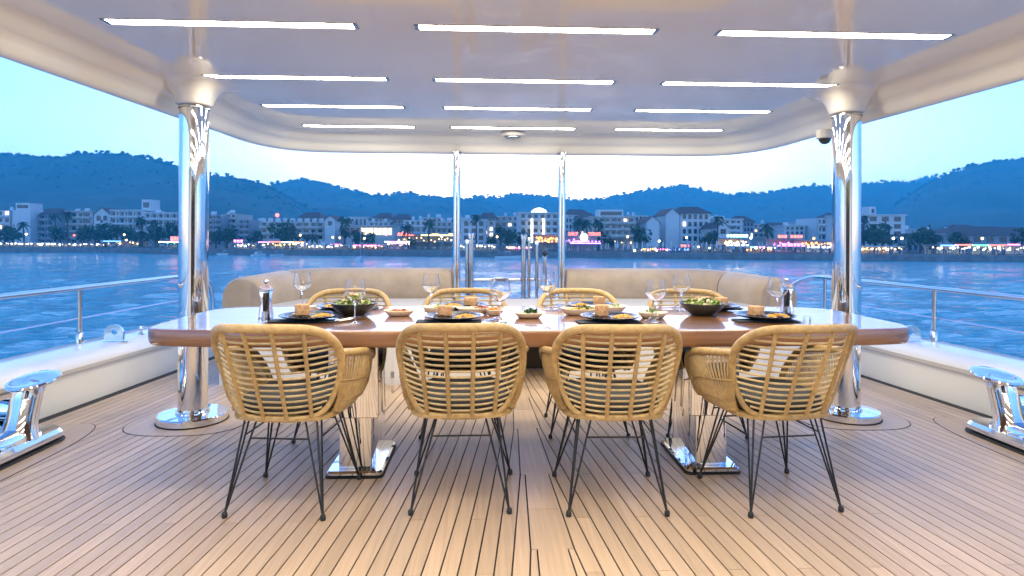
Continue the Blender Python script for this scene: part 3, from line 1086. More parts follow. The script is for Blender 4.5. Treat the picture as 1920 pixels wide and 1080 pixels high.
def boat_dish(x, y, L_, W_, H_, rz, lab, fill, seed, garnish=None):
    t = thing('meze_dish', lab, 'serving dish', (x, y, ZT), rz, 'cream meze dishes')
    rings = []
    for k, z in ((.55, 0), (.70, .002), (.90, H_ * .6), (1.0, H_), (.97, H_ + .002), (.88, H_ * .7), (.6, H_ * .45)):
        ring = []
        for i in range(36):
            a = 2 * math.pi * i / 36
            ca, sa = math.cos(a), math.sin(a)
            e = .75
            zz = z + (.006 * abs(ca) ** 4 if z > H_ * .5 else 0)
            ring.append((L_ / 2 * k * math.copysign(abs(ca) ** e, ca), W_ / 2 * k * math.copysign(abs(sa) ** e, sa), zz))
        rings.append(ring)
    MB().loft(rings, caps=True).build('dish', M['whitedish'], t, smooth=50)
    tag(blob_heap(MB(), L_ * .40, W_ * .40, H_ * .55, 110, .010, H_ * .62, 0, 0, .6, seed).build('filling', M[fill], t, smooth=60), kind='stuff')
    if garnish:
        m_, n_, sz, cx = garnish
        if m_ in ('leaf', 'herb'):
            g = leaf_heap(MB(), L_ * .2, W_ * .25, .03, n_, sz, H_ * .95, cx, 0, seed + 3)
        else:
            g = blob_heap(MB(), L_ * .26, W_ * .3, .014, n_, sz, H_ * .95, cx, 0, .7, seed + 3)
        tag(g.build('garnish', M[m_], t, smooth=60 if m_ not in ('leaf', 'herb') else None), kind='stuff')
    return t


boat_dish(-.755, 3.50, .17, .10, .028, R(8), 'small cream dish of red meze between the left salad bowl and the second plate', 'orangefood', 31, ('redfood', 22, .008, 0))
boat_dish(-.535, 3.60, .20, .13, .038, R(-6), 'cream dish of pale creamy salad behind the second near plate', 'cream', 33, ('leaf', 12, .012, .02))
boat_dish(-.335, 3.59, .21, .13, .034, R(4), 'cream dish topped with diced red meat behind the second near plate', 'cream', 35, ('redfood', 40, .008, .03))
boat_dish(-.215, 3.52, .10, .10, .032, 0, 'small round cream dish of orange paste near the middle of the table', 'orangefood', 37, ('orangefood', 30, .011, 0))
boat_dish(-.025, 3.41, .17, .13, .028, 0, 'square cream dish with green garnish at the centre of the table', 'cream', 39, ('herb', 60, .014, .01))
boat_dish(.285, 3.53, .24, .13, .036, R(-14), 'long cream dish of yellow puree with herbs behind the third near plate', 'yellowfood', 41, ('herb', 26, .012, .02))
boat_dish(.455, 3.62, .24, .14, .04, R(10), 'long cream dish of white salad left of the right salad bowl', 'cream', 43, ('leaf', 16, .010, .03))
boat_dish(.668, 3.40, .17, .10, .030, R(-6), 'small cream dish with green salad behind the wine glass on the right half', 'cream', 45, ('leaf', 40, .010, 0))
# ------------------------------------------------------------------ the bay: sea, shore, hills, town
WZ = -3.795            # water level
GZ = -2.30             # promenade level
_R = np.array([math.cos(YAW), -math.sin(YAW), 0.0])
_D = np.array([math.sin(YAW), math.cos(YAW), 0.0])
_C = np.array(CAM)


def bearing(px, py=446.0):
    """direction of a picture point, used to survey where things of the bay stand"""
    u, v = px - 960.0, -(py - 446.0)
    c, s = math.cos(ROLL), math.sin(ROLL)
    return _D + _R * (c * u - s * v) / FPX + np.array([0, 0, 1.0]) * (s * u + c * v) / FPX


def on_level(px, py, z):
    d = bearing(px, py)
    return _C + d * ((z - _C[2]) / d[2])


def at_dist(px, py, Y):
    d = bearing(px, py)
    return _C + d * (Y / d[1])


# --- sea: one sheet with real waves, finer near the boat
def spread(a, first, grow, limit):
    out = [0.0]
    while out[-1] < limit:
        out.append(out[-1] + first + grow * out[-1])
    return np.array(out)


sp = spread(0, .22, .0165, 2600)
spy = spread(0, .22, .0140, 2300)
xs = np.concatenate([-sp[::-1][:-1], sp])
ys = np.concatenate([-spread(0, 1.5, .25, 250)[::-1][:-1], spy])
XX, YY = np.meshgrid(xs, ys)
cell = np.maximum(.22 + .0165 * np.abs(XX), .22 + .0140 * np.abs(YY))
ZZ = np.zeros_like(XX)
wr = np.random.default_rng(3)
for k in range(46):
    lam = 1.1 * (1.085 ** k)                     # 1.1 m .. 43 m
    th = R(250) + wr.normal(0, .55)
    amp = .0165 * lam if lam < 5 else .0165 * 5 * (5 / lam) ** .9
    amp *= .42
    kx, ky = 2 * math.pi / lam * math.cos(th), 2 * math.pi / lam * math.sin(th)
    fade = np.clip((lam / cell - 2.2) / 2.5, 0, 1)
    ph = kx * XX + ky * YY + wr.uniform(0, 2 * math.pi)
    ZZ += amp * fade * (np.sin(ph) + .25 * np.sin(2 * ph))
ny, nx = XX.shape
verts = np.stack([XX, YY, ZZ + WZ], -1).reshape(-1, 3)
idx = np.arange(nx * ny).reshape(ny, nx)
quads = np.stack([idx[:-1, :-1], idx[:-1, 1:], idx[1:, 1:], idx[1:, :-1]], -1).reshape(-1, 4)
me = bpy.data.meshes.new('sea')
me.vertices.add(len(verts)); me.vertices.foreach_set('co', verts.ravel())
me.loops.add(quads.size); me.loops.foreach_set('vertex_index', quads.ravel())
me.polygons.add(len(quads)); me.polygons.foreach_set('loop_start', np.arange(0, quads.size, 4)); me.polygons.foreach_set('loop_total', np.full(len(quads), 4))
me.update(calc_edges=True)
me.polygons.foreach_set('use_smooth', np.ones(len(quads), bool))
wm = bpy.data.materials.new('sea_water')
wm.use_nodes = True
nt = wm.node_tree
p = nt.nodes['Principled BSDF']
p.inputs['Base Color'].default_value = (.01, .42, .48, 1)
p.inputs['Roughness'].default_value = .10
p.inputs['IOR'].default_value = 1.333
geo = nt.nodes.new('ShaderNodeNewGeometry')
h_prev = None
bump_prev = None
for sc_, dist, rot, det in (((.7, 2.2, 1), .52, 12, 4), ((2.6, 7.0, 1), .12, -20, 3), ((.14, .5, 1), 1.0, 8, 3)):
    mp = nt.nodes.new('ShaderNodeMapping')
    mp.inputs['Scale'].default_value = sc_
    mp.inputs['Rotation'].default_value = (0, 0, R(rot))
    nt.links.new(geo.outputs['Position'], mp.inputs[0])
    nz = nt.nodes.new('ShaderNodeTexNoise')
    nz.inputs['Scale'].default_value = 1.0
    nz.inputs['Detail'].default_value = det
    nz.inputs['Distortion'].default_value = .6
    nt.links.new(mp.outputs[0], nz.inputs['Vector'])
    bp = nt.nodes.new('ShaderNodeBump')
    bp.inputs['Strength'].default_value = .9
    bp.inputs['Distance'].default_value = dist
    nt.links.new(nz.outputs[0], bp.inputs['Height'])
    if bump_prev:
        nt.links.new(bump_prev.outputs[0], bp.inputs['Normal'])
    bump_prev = bp
nt.links.new(bump_prev.outputs[0], p.inputs['Normal'])
me.materials.append(wm)
tag(link('sea', me), kind='structure')

# --- shore: quay edge surveyed along the bay, land behind it up to the hills
M['quay'] = mat('quay_stone', (.16, .155, .15), .8, var=.35, nscale=(.6, .6, .6))
M['ground'] = mat('ground', (.13, .14, .11), .9, var=.3, nscale=(.05, .05, .05))
SH = [(-900, 468), (-400, 471), (0, 473), (180, 473.5), (400, 478), (620, 479.5), (900, 482), (1300, 486), (1600, 489.5), (1920, 492), (2300, 495), (3000, 501)]
SHP = [on_level(px, py, WZ)[:2] for px, py in SH]
b = MB()
for i in range(len(SHP) - 1):
    p0, p1 = SHP[i], SHP[i + 1]
    q0 = np.array([p0[0] * 14, 3800.0]); q1 = np.array([p1[0] * 14, 3800.0])
    b.add([(*p0, WZ - 1.2), (*p1, WZ - 1.2), (p1[0], p1[1] + .6, GZ), (p0[0], p0[1] + .6, GZ)], [(0, 1, 2, 3)])
quay = b.build('quay', M['quay'])
tag(quay, kind='structure')
b = MB()
for i in range(len(SHP) - 1):
    p0, p1 = SHP[i] + np.array([0, .6]), SHP[i + 1] + np.array([0, .6])
    m0, m1 = p0 * 2.2, p1 * 2.2
    q0 = np.array([np.clip(p0[0] * 16, -2600, 2600), 2500.0]); q1 = np.array([np.clip(p1[0] * 16, -2600, 2600), 2500.0])
    b.add([(*p0, GZ), (*p1, GZ), (*m1, GZ + 1), (*m0, GZ + 1), (*q1, GZ + 6), (*q0, GZ + 6)], [(0, 1, 2, 3), (3, 2, 4, 5)])
tag(b.build('shore_ground', M['ground']), kind='structure')


def shoreY(px):
    return float(np.interp(px, [s[0] for s in SH], [q[1] for q in SHP]))


# --- hills
M['hill'] = mat('wooded_hill', (.03, .05, .025), .95, col2=(.06, .075, .045), nscale=(.014, .014, .03), ndetail=10)
M['forest'] = mat('hill_trees', (.035, .055, .028), .9, var=.5, nscale=(.06, .06, .06))
HILLS = [
    ('hill', 950, 420, [(-900, 330), (-500, 300), (-200, 284), (0, 289), (60, 294), (110, 297), (160, 289), (205, 291), (240, 291), (270, 296), (330, 313), (370, 325), (400, 329), (440, 335), (490, 346), (540, 372), (620, 420), (660, 447)], 1),
    ('hill', 1400, 600, [(330, 430), (380, 385), (470, 353), (505, 351), (540, 342), (570, 337), (600, 344), (650, 357), (700, 368), (730, 366), (752, 360), (790, 367), (840, 373), (900, 377), (960, 400), (1040, 440)], 2),
    ('hill', 1750, 800, [(640, 440), (760, 400), (850, 375), (900, 371), (935, 371), (965, 364), (1000, 366), (1040, 371), (1080, 377), (1130, 374), (1180, 365), (1230, 354), (1275, 348), (1310, 355), (1340, 362), (1400, 366), (1450, 382), (1520, 440)], 3),
    ('hill', 1550, 700, [(1280, 440), (1370, 371), (1420, 364), (1460, 359), (1500, 352), (1560, 351), (1620, 345), (1680, 343), (1720, 346), (1760, 362), (1850, 440)], 4),
    ('hill', 1150, 480, [(1600, 447), (1690, 378), (1740, 344), (1780, 326), (1820, 313), (1870, 304), (1920, 299), (2000, 290), (2200, 300), (2500, 315), (2900, 350)], 5),
    ('hill', 1950, 1300, [(1620, 440), (1690, 352), (1725, 336), (1752, 331), (1790, 338), (1860, 390), (1900, 440)], 6),
]


def vnoise(x, y, seed):
    s = 0
    r_ = np.random.default_rng(seed)
    for k in range(14):
        f = .004 * 1.5 ** k
        a = r_.uniform(0, 2 * math.pi)
        s = s + np.sin((x * math.cos(a) + y * math.sin(a)) * f * 2 * math.pi + r_.uniform(0, 6.3)) / (1.5 ** k)
    return s


ICO = None
_ph = (1 + 5 ** .5) / 2
ICV = np.array([(-1, _ph, 0), (1, _ph, 0), (-1, -_ph, 0), (1, -_ph, 0), (0, -1, _ph), (0, 1, _ph), (0, -1, -_ph), (0, 1, -_ph), (_ph, 0, -1), (_ph, 0, 1), (-_ph, 0, -1), (-_ph, 0, 1)]) / 1.9
ICF = np.array([(0, 11, 5), (0, 5, 1), (0, 1, 7), (0, 7, 10), (0, 10, 11), (1, 5, 9), (5, 11, 4), (11, 10, 2), (10, 7, 6), (7, 1, 8), (3, 9, 4), (3, 4, 2), (3, 2, 6), (3, 6, 8), (3, 8, 9), (4, 9, 5), (2, 4, 11), (6, 2, 10), (8, 6, 7), (9, 8, 1)])


def np_mesh(name, v, f, m):
    me = bpy.data.meshes.new(name)
    f = np.asarray(f)
    me.vertices.add(len(v)); me.vertices.foreach_set('co', np.asarray(v, float).ravel())
    me.loops.add(f.size); me.loops.foreach_set('vertex_index', f.ravel().astype(np.int32))
    k = f.shape[1]
    me.polygons.add(len(f)); me.polygons.foreach_set('loop_start', np.arange(0, f.size, k)); me.polygons.foreach_set('loop_total', np.full(len(f), k))
    me.update(calc_edges=True)
    me.materials.append(m)
    return me


for hname, Dr, Df, ridge, seed in HILLS:
    pr = np.array(ridge, float)
    pxs = np.arange(pr[0, 0], pr[-1, 0] + 1, 5.0)
    t_ = np.linspace(0, 1, 26)
    V = np.zeros((len(t_) + 4, len(pxs), 3))
    rr = np.random.default_rng(seed)
    for i, px in enumerate(pxs):
        py = np.interp(px, pr[:, 0], pr[:, 1])
        top = at_dist(px, py, Dr)
        hz = top[2] - GZ
        for k, t in enumerate(t_):
            Yd = Df + (Dr - Df) * t
            q = at_dist(px, 446, Yd)
            V[k, i] = (q[0], Yd, GZ - 4 + (hz + 4) * (t ** 1.15) * (1 - .16 * math.sin(math.pi * t)))
        for k, (dy, fz) in enumerate(((.03, .96), (.07, .82), (.12, .55), (.2, .05))):
            q = at_dist(px, 446, Dr * (1 + dy * .8))
            V[len(t_) + k, i] = (q[0], q[1], GZ - 4 + (hz + 4) * fz)
    nzv = vnoise(V[:, :, 0], V[:, :, 1], seed)
    tt = np.concatenate([t_, [.7, .5, .3, 0]])[:, None]
    hh = np.clip((V[-5, :, 2] - GZ) / 120, 0, 1)[None, :] if False else 1
    V[:, :, 2] += nzv * 4.5 * (Dr / 1000) * np.sin(np.pi * np.clip(tt, 0, 1)) ** .8
    # small roughness of the tree tops on the ridge
    V[20:27, :, 2] += rr.normal(0, 1.0, (7, len(pxs))) * Dr / 1000
    n1, n2 = V.shape[:2]
    ix = np.arange(n1 * n2).reshape(n1, n2)
    F = np.stack([ix[:-1, :-1], ix[:-1, 1:], ix[1:, 1:], ix[1:, :-1]], -1).reshape(-1, 4)
    me = np_mesh('hill', V.reshape(-1, 3), F, M['hill'])
    tag(link('hill', me), kind='structure')
    # trees: denser along the ridge
    N = int(4.5 * len(pxs)) + 200
    if seed == 6: N = 300
    vv, ff = [], []
    for q in range(N):
        i = rr.integers(0, n2 - 1)
        k = 25 if rr.random() < .6 else int(25 - rr.exponential(2.5) - 1)
        k = max(k, 3)
        a = rr.random()
        pos = V[k, i] * (1 - a) + V[k, i + 1] * a
        if pos[2] < GZ + 6: continue
        s = (Dr / 1000) ** .6 * (rr.uniform(1.5, 3.0) if k < 24 or rr.random() < .8 else rr.uniform(3, 4.4))
        jit = 1 + rr.normal(0, .16, ICV.shape)
        up = s * (.25 if (k < 24 or rr.random() < .75) else 1.1)
        v = ICV * jit * s * np.array([1, 1, rr.uniform(.5, 1.0)]) + pos + np.array([0, 0, up])
        ff.append(ICF + 12 * len(vv)); vv.append(v)
    me = np_mesh('forest', np.concatenate(vv), np.concatenate(ff), M['forest'])
    tag(link('forest', me), ('dark pine trees along the ridge of the %s' % {1: 'near left hill', 2: 'middle left hill', 3: 'low central hill', 4: 'hill behind the right pillar', 5: 'near right hill', 6: 'faint farthest peak'}[seed]), 'forest', 'hill forests', 'stuff')

# --- town materials
M['bwall'] = mat('pale_render', (.62, .62, .60), .8, var=.06, nscale=(.3, .3, .3))
M['bwall2'] = mat('cream_render', (.50, .47, .42), .8, var=.08, nscale=(.3, .3, .3))
M['bwall3'] = mat('grey_render', (.30, .31, .33), .8, var=.08, nscale=(.3, .3, .3))
M['broof'] = mat('roof_tiles', (.10, .06, .05), .85, var=.3, nscale=(1, 1, 1))
M['bglass'] = mat('window_glass', (.03, .035, .045), .08)
M['litwin'] = mat('lit_window', (.8, .7, .5), .5, emit=(1, .72, .40), estr=.45)
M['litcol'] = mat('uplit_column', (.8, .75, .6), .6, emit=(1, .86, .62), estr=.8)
M['palmtrunk'] = mat('palm_trunk', (.09, .065, .045), .9, var=.3, nscale=(3, 3, 12))
M['palmleaf'] = mat('palm_fronds', (.035, .065, .025), .6, var=.4, nscale=(1, 1, 1))
M['treeleaf'] = mat('tree_leaves', (.035, .065, .022), .7, var=.5, nscale=(.8, .8, .8))
M['canvas'] = mat('pale_canvas', (.60, .60, .58), .85)
M['post'] = mat('painted_post', (.35, .36, .38), .5)


def emi(name, col, s):
    M[name] = mat(name, tuple(min(1, c) for c in col), .5, emit=col, estr=s * .95)


emi('e_red', (1, .10, .07), 1.6); emi('e_pink', (1, .16, .45), 1.5); emi('e_purple', (.42, .16, 1), 1.6); emi('e_blue', (.10, .25, 1), 1.4)
emi('e_warm', (1, .62, .26), 1.6); emi('e_white', (1, .95, .85), 1.7); emi('e_orange', (1, .36, .08), 1.4); emi('e_yellow', (1, .78, .22), 1.3)
emi('e_cyan', (.45, 1, .95), 1.1); emi('e_green', (.15, 1, .4), 1.0)
for k_ in M:
    if k_.startswith('e_') or k_ in ('litwin', 'litcol'):
        M[k_].cycles.emission_sampling = 'NONE'      # far lamps: found by chance, too faint to light the boat
UNIT = MB().box(-.5, .5, -.5, .5, -.5, .5)
WIN_ME = UNIT.mesh('window'); WIN_ME.materials.append(M['bglass'])
LIT_ME = UNIT.mesh('lit_window'); LIT_ME.materials.append(M['litwin'])


def unit(name, me, parent, c, s):
    o = link(name, me, parent)
    o.location = c
    o.scale = s
    return o


def building(name, label, px0, px1, ytop, back, floors, bays, wall='bwall', depth=14, lit=(), balc=True, roof=None, winw=.55, first=0, extra=None, group='buildings along the waterfront', xspan=None):
    pm = (px0 + px1) / 2
    Y = shoreY(pm) + back
    X0, X1 = at_dist(px0, 446, Y)[0], at_dist(px1, 446, Y)[0]
    zt = at_dist(pm, ytop, Y)[2]
    xc = (X0 + X1) / 2
    w, h = X1 - X0, zt - GZ
    t = thing(name, label, 'building', (xc, Y, GZ), 0, group)
    MB().box(-w / 2, w / 2, 0, depth, 0, h).build('wall', M[wall], t)
    fh = h / floors
    bw = (w - 1.0) / bays
    n = 0
    for f in range(first, floors):
        for k in range(bays):
            x = -w / 2 + .5 + bw * (k + .5)
            z = fh * f + fh * .52
            isl = (f, k) in lit
            unit('window', LIT_ME if isl else WIN_ME, t, (x, -.02, z), (bw * winw, .16, fh * .62))
        if balc:
            MB().box(-w / 2 + .3, w / 2 - .3, -1.1, .02, fh * f + .02, fh * f + .16).box(-w / 2 + .3, w / 2 - .3, -1.1, -1.0, fh * f + .16, fh * f + .75).build('balcony', M[wall], t)
            for k in range(bays + 1):
                if k % 2 == 0:
                    x = -w / 2 + .5 + bw * k
                    MB().box(x - .1, x + .1, -1.0, .0, fh * f + .16, fh * (f + 1)).build('divider', M[wall], t)
    if roof == 'flat':
        MB().box(-w / 2 - .3, w / 2 + .3, -.5, depth + .3, h, h + .35).build('roof', M[wall], t)
    elif roof == 'hip':
        MB().add([(-w / 2 - .6, -.8, h), (w / 2 + .6, -.8, h), (w / 2 + .6, depth, h), (-w / 2 - .6, depth, h), (-w / 2 + w * .2, depth * .45, h + 2.4), (w / 2 - w * .2, depth * .45, h + 2.4)],
                 [(0, 1, 5, 4), (1, 2, 5), (2, 3, 4, 5), (3, 0, 4), (0, 3, 2, 1)]).build('roof', M['broof'], t)
    elif roof == 'gable':
        hh = w * .42
        MB().add([(-w / 2, 0, h), (w / 2, 0, h), (0, 0, h + hh)], [(0, 1, 2)]).build('gable_wall', M[wall], t)
        MB().add([(-w / 2 - .4, -.4, h - .3), (0, -.4, h + hh + .12), (0, depth, h + hh + .12), (-w / 2 - .4, depth, h - .3)], [(0, 1, 2, 3)]).add([(w / 2 + .4, -.4, h - .3), (0, -.4, h + hh + .12), (0, depth, h + hh + .12), (w / 2 + .4, depth, h - .3)], [(3, 2, 1, 0)]).build('roof', M['broof'], t)
    if extra:
        extra(t, w, h, depth, fh)
    return t


def tower(x0, x1, hh, m='bwall'):
    def f(t, w, h, d, fh):
        p = MB().box(w * (x0 - .5), w * (x1 - .5), 2, d * .6, h, h + hh).build('roof_tower', M[m], t)
        MB().box(w * (x0 - .5) + .5, w * (x1 - .5) - .5, 1.95, 2.02, h + hh * .3, h + hh * .75).build('tower_opening', M['bglass'], p)
    return f


def tanks(n, seed):
    def f(t, w, h, d, fh):
        r_ = random.Random(seed)
        for k in range(n):
            x = r_.uniform(-w * .42, w * .42)
            y = r_.uniform(1, d * .7)
            if r_.random() < .5:
                MB().lathe([(.55, 0), (.55, 1.1), (.3, 1.35)], 10, (x, y, h + .3)).build('water_tank', M['bwall'], t, smooth=40)
            else:
                MB().add([(x - .9, y, h + .4), (x + .9, y, h + .4), (x + .9, y + .9, h + 1.5), (x - .9, y + .9, h + 1.5)], [(0, 1, 2, 3)]).add([(x - .9, y + .95, h), (x + .9, y + .95, h), (x + .9, y + .95, h + 1.5), (x - .9, y + .95, h + 1.5)], [(3, 2, 1, 0)]).build('solar_panel', M['bwall'], t)
    return f


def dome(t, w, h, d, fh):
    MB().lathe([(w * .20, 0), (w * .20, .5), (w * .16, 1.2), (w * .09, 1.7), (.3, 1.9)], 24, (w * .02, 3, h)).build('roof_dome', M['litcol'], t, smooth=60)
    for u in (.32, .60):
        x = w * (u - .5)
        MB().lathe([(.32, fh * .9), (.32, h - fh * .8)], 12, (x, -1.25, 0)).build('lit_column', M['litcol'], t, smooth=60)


building('seafront_hotel', 'balconied hotel at the far left edge of the town', -70, 24, 394, 34, 5, 6, 'bwall', lit=((2, 4), (2, 3), (4, 5)), extra=tanks(3, 1))
building('apartment_block', 'pale blank-walled block right of the far left hotel', 24, 57, 394, 30, 5, 2, 'bwall', balc=False, first=5, extra=tower(-.1, .7, 2.6))
building('apartment_block', 'bluish balcony block with a hipped roof beside the blank-walled block', 58, 103, 402, 34, 5, 5, 'bwall3', lit=((3, 0),), roof='hip', extra=tanks(2, 4))
building('apartment_block', 'flat-roofed block behind the tall double palm', 104, 174, 397, 40, 5, 5, 'bwall2', roof='flat', extra=tanks(3, 2))
building('gable_house', 'white gabled house left of the large white hotel', 176, 206, 402, 38, 4, 2, 'bwall', balc=False, roof='gable')
building('seafront_hotel', 'large white hotel with regular windows left of its roof tower', 207, 268, 395, 42, 5, 7, 'bwall', roof='flat', extra=tower(.86, 1.14, 4.2))
building('seafront_hotel', 'long white hotel wing with narrow windows left of the left pillar', 272, 352, 400, 40, 5, 12, 'bwall', roof='flat', extra=tanks(3, 5))
building('apartment_block', 'narrow grey apartment block just right of the left pillar', 388, 418, 404, 46, 6, 3, 'bwall3', extra=tanks(2, 6))
building('apartment_block', 'tall pale apartment block right of the narrow grey one', 420, 446, 401, 52, 6, 2, 'bwall2', extra=tanks(2, 7))
building('apartment_block', 'dim apartment block left of the arcaded hotel', 448, 470, 412, 44, 5, 3, 'bwall3')


def arches(t, w, h, d, fh):
    for k in range(9):
        x = -w / 2 + w * (k + .5) / 9
        pts = [(x - w * .035, h), (x - w * .035, h + .8)] + [(x + w * .035 * math.cos(math.pi - math.pi * q / 6), h + .8 + .5 * math.sin(math.pi * q / 6)) for q in range(7)] + [(x + w * .035, h)]
        MB().loft([[(a, y_, c) for a, c in pts] for y_ in (0, .5)], caps=True).build('dormer', M['bwall'], t)


building('seafront_hotel', 'long low hotel with a row of arched dormers, red ball above its roof', 486, 610, 416, 40, 4, 9, 'bwall2', extra=arches)
building('gable_house', 'narrow bright gabled end house right of the arched dormers', 609, 628, 412, 36, 4, 1, 'bwall', balc=False, roof='gable', first=3)
building('pavilion', 'wide low modern pavilion with a lit clerestory', 645, 738, 424, 34, 2, 10, 'bwall2', lit=tuple((1, k) for k in range(3, 10)), balc=False, roof='flat', winw=.8, first=1)
building('apartment_block', 'low block behind the palms left of the left pole', 756, 802, 413, 60, 4, 4, 'bwall', lit=(), extra=tanks(2, 8))
building('apartment_block', 'low pale block directly left of the left pole', 806, 850, 416, 66, 4, 4, 'bwall2', extra=tanks(2, 9))
building('apartment_block', 'four-storey block with dark windows right of the left pole', 864, 912, 413, 42, 4, 3, 'bwall', roof='flat', balc=False)
building('apartment_block', 'narrow building with a warm stair wall between the poles', 913, 929, 414, 40, 5, 1, 'bwall2', balc=False, lit=((1, 0), (2, 0), (3, 0)))
building('seafront_hotel', 'five-storey hotel with a glowing dome and two uplit columns', 972, 1049, 400, 38, 5, 6, 'bwall', roof='flat', extra=dome)
building('seafront_hotel', 'broad hotel with a stepped penthouse right of the right pole', 1108, 1192, 408, 40, 5, 7, 'bwall2', lit=((4, 5),), roof='flat', extra=tower(.2, .75, 2.6))
building('gable_house', 'pale blank gabled house in front of the broad hotel', 1212, 1236, 416, 38, 4, 1, 'bwall', balc=False, roof='gable', first=4)
building('gable_house', 'tall steep-gabled hotel wing with a pale blank end', 1248, 1274, 402, 44, 5, 1, 'bwall', balc=False, roof='gable', first=5)
building('seafront_hotel', 'hotel wing with square windows right of the steep gable', 1275, 1332, 400, 46, 5, 5, 'bwall', lit=((3, 0),), roof='hip', balc=False, extra=tanks(2, 11))
building('apartment_block', 'terraced block with a curved white parapet', 1334, 1392, 412, 50, 5, 5, 'bwall', roof='flat', extra=tanks(4, 12))
building('gable_house', 'small white gabled house below the terraced block', 1344, 1368, 427, 32, 3, 1, 'bwall', balc=False, roof='gable', first=2)
building('apartment_block', 'distant pale block left of the right pillar', 1530, 1566, 409, 70, 4, 4, 'bwall', balc=True)
building('seafront_hotel', 'square white hotel with large windows right of the right pillar', 1600, 1697, 404, 32, 5, 4, 'bwall', roof='flat', balc=False, extra=tower(.4, .52, 2.6))
building('long_hall', 'long low hall behind the trees at the right', 1697, 1770, 440, 30, 2, 6, 'bwall3', balc=False, roof='flat')
building('long_hall', 'low dim hall behind the red neon restaurant at the far right', 1770, 1990, 441, 34, 2, 9, 'bwall3', balc=False, roof='hip')
for k, (a, c, yt, nm) in enumerate(((655, 690, 408, 'left of the low block'), (700, 735, 409, 'above the modern pavilion'), (930, 965, 412, 'left of the domed hotel'), (1062, 1105, 402, 'behind the red-signed restaurant'), (1392, 1440, 424, 'right of the terraced block'), (1445, 1490, 428, 'above the long red sign'), (1490, 1530, 418, 'on the slope left of the right pillar'), (1800, 1850, 432, 'above the red neon restaurant'))):
    building('distant_house', 'small distant pale house ' + nm, a, c, yt, 95, 3, 4, ('bwall', 'bwall2', 'bwall3')[k % 3], balc=False, roof=('flat', 'hip')[k % 2], group='distant houses')


FILL = [(-20, 30, 404), (95, 120, 404), (150, 190, 408), (250, 300, 404), (330, 380, 408), (398, 440, 410), (440, 492, 416), (560, 600, 408), (620, 660, 414), (690, 730, 417), (735, 770, 412), (790, 830, 408), (842, 880, 410), (900, 930, 409), (925, 975, 405), (1045, 1075, 408), (1085, 1120, 410), (1180, 1215, 404), (1228, 1252, 409), (1385, 1415, 416), (1410, 1450, 420), (1470, 1510, 424), (1560, 1606, 410), (1690, 1725, 430), (1740, 1790, 434), (1850, 1910, 436)]
for k, (a, c, yt) in enumerate(FILL):
    building('back_row_block', '%s block from the left in the hazy second row behind the waterfront' % ['first', 'second', 'third', 'fourth', 'fifth', 'sixth', 'seventh', 'eighth', 'ninth', 'tenth', 'eleventh', 'twelfth', 'thirteenth', 'fourteenth', 'fifteenth', 'sixteenth', 'seventeenth', 'eighteenth', 'nineteenth', 'twentieth', 'twenty-first', 'twenty-second', 'twenty-third', 'twenty-fourth', 'twenty-fifth', 'twenty-sixth'][k], a, c, yt, 74 + (k % 3) * 6, 5, 4, ('bwall', 'bwall2', 'bwall3')[(k * 2) % 3], balc=(k % 2 == 0), roof=('flat', 'hip', None)[k % 3], lit=((k % 3 + 1, k % 4),), first=2, group='second row of buildings', extra=tanks(2, 40 + k))


def text_mesh(body, size, extrude, m_, parent, loc, off=0.0):
    fc = bpy.data.curves.new('sign_text', 'FONT')
    fc.body = body
    fc.align_x = 'CENTER'
    fc.extrude = extrude
    fc.offset = off
    fc.size = size
    tmp = bpy.data.objects.new('tmp_text', fc)
    COL.objects.link(tmp)
    bpy.context.view_layer.update()
    me = bpy.data.meshes.new_from_object(tmp.evaluated_get(bpy.context.evaluated_depsgraph_get()))
    bpy.data.objects.remove(tmp)
    me.materials.clear()
    me.materials.append(M[m_])
    o = link('sign_text', me, parent)
    o.location = loc
    o.rotation_euler = (R(90), 0, 0)
    return o


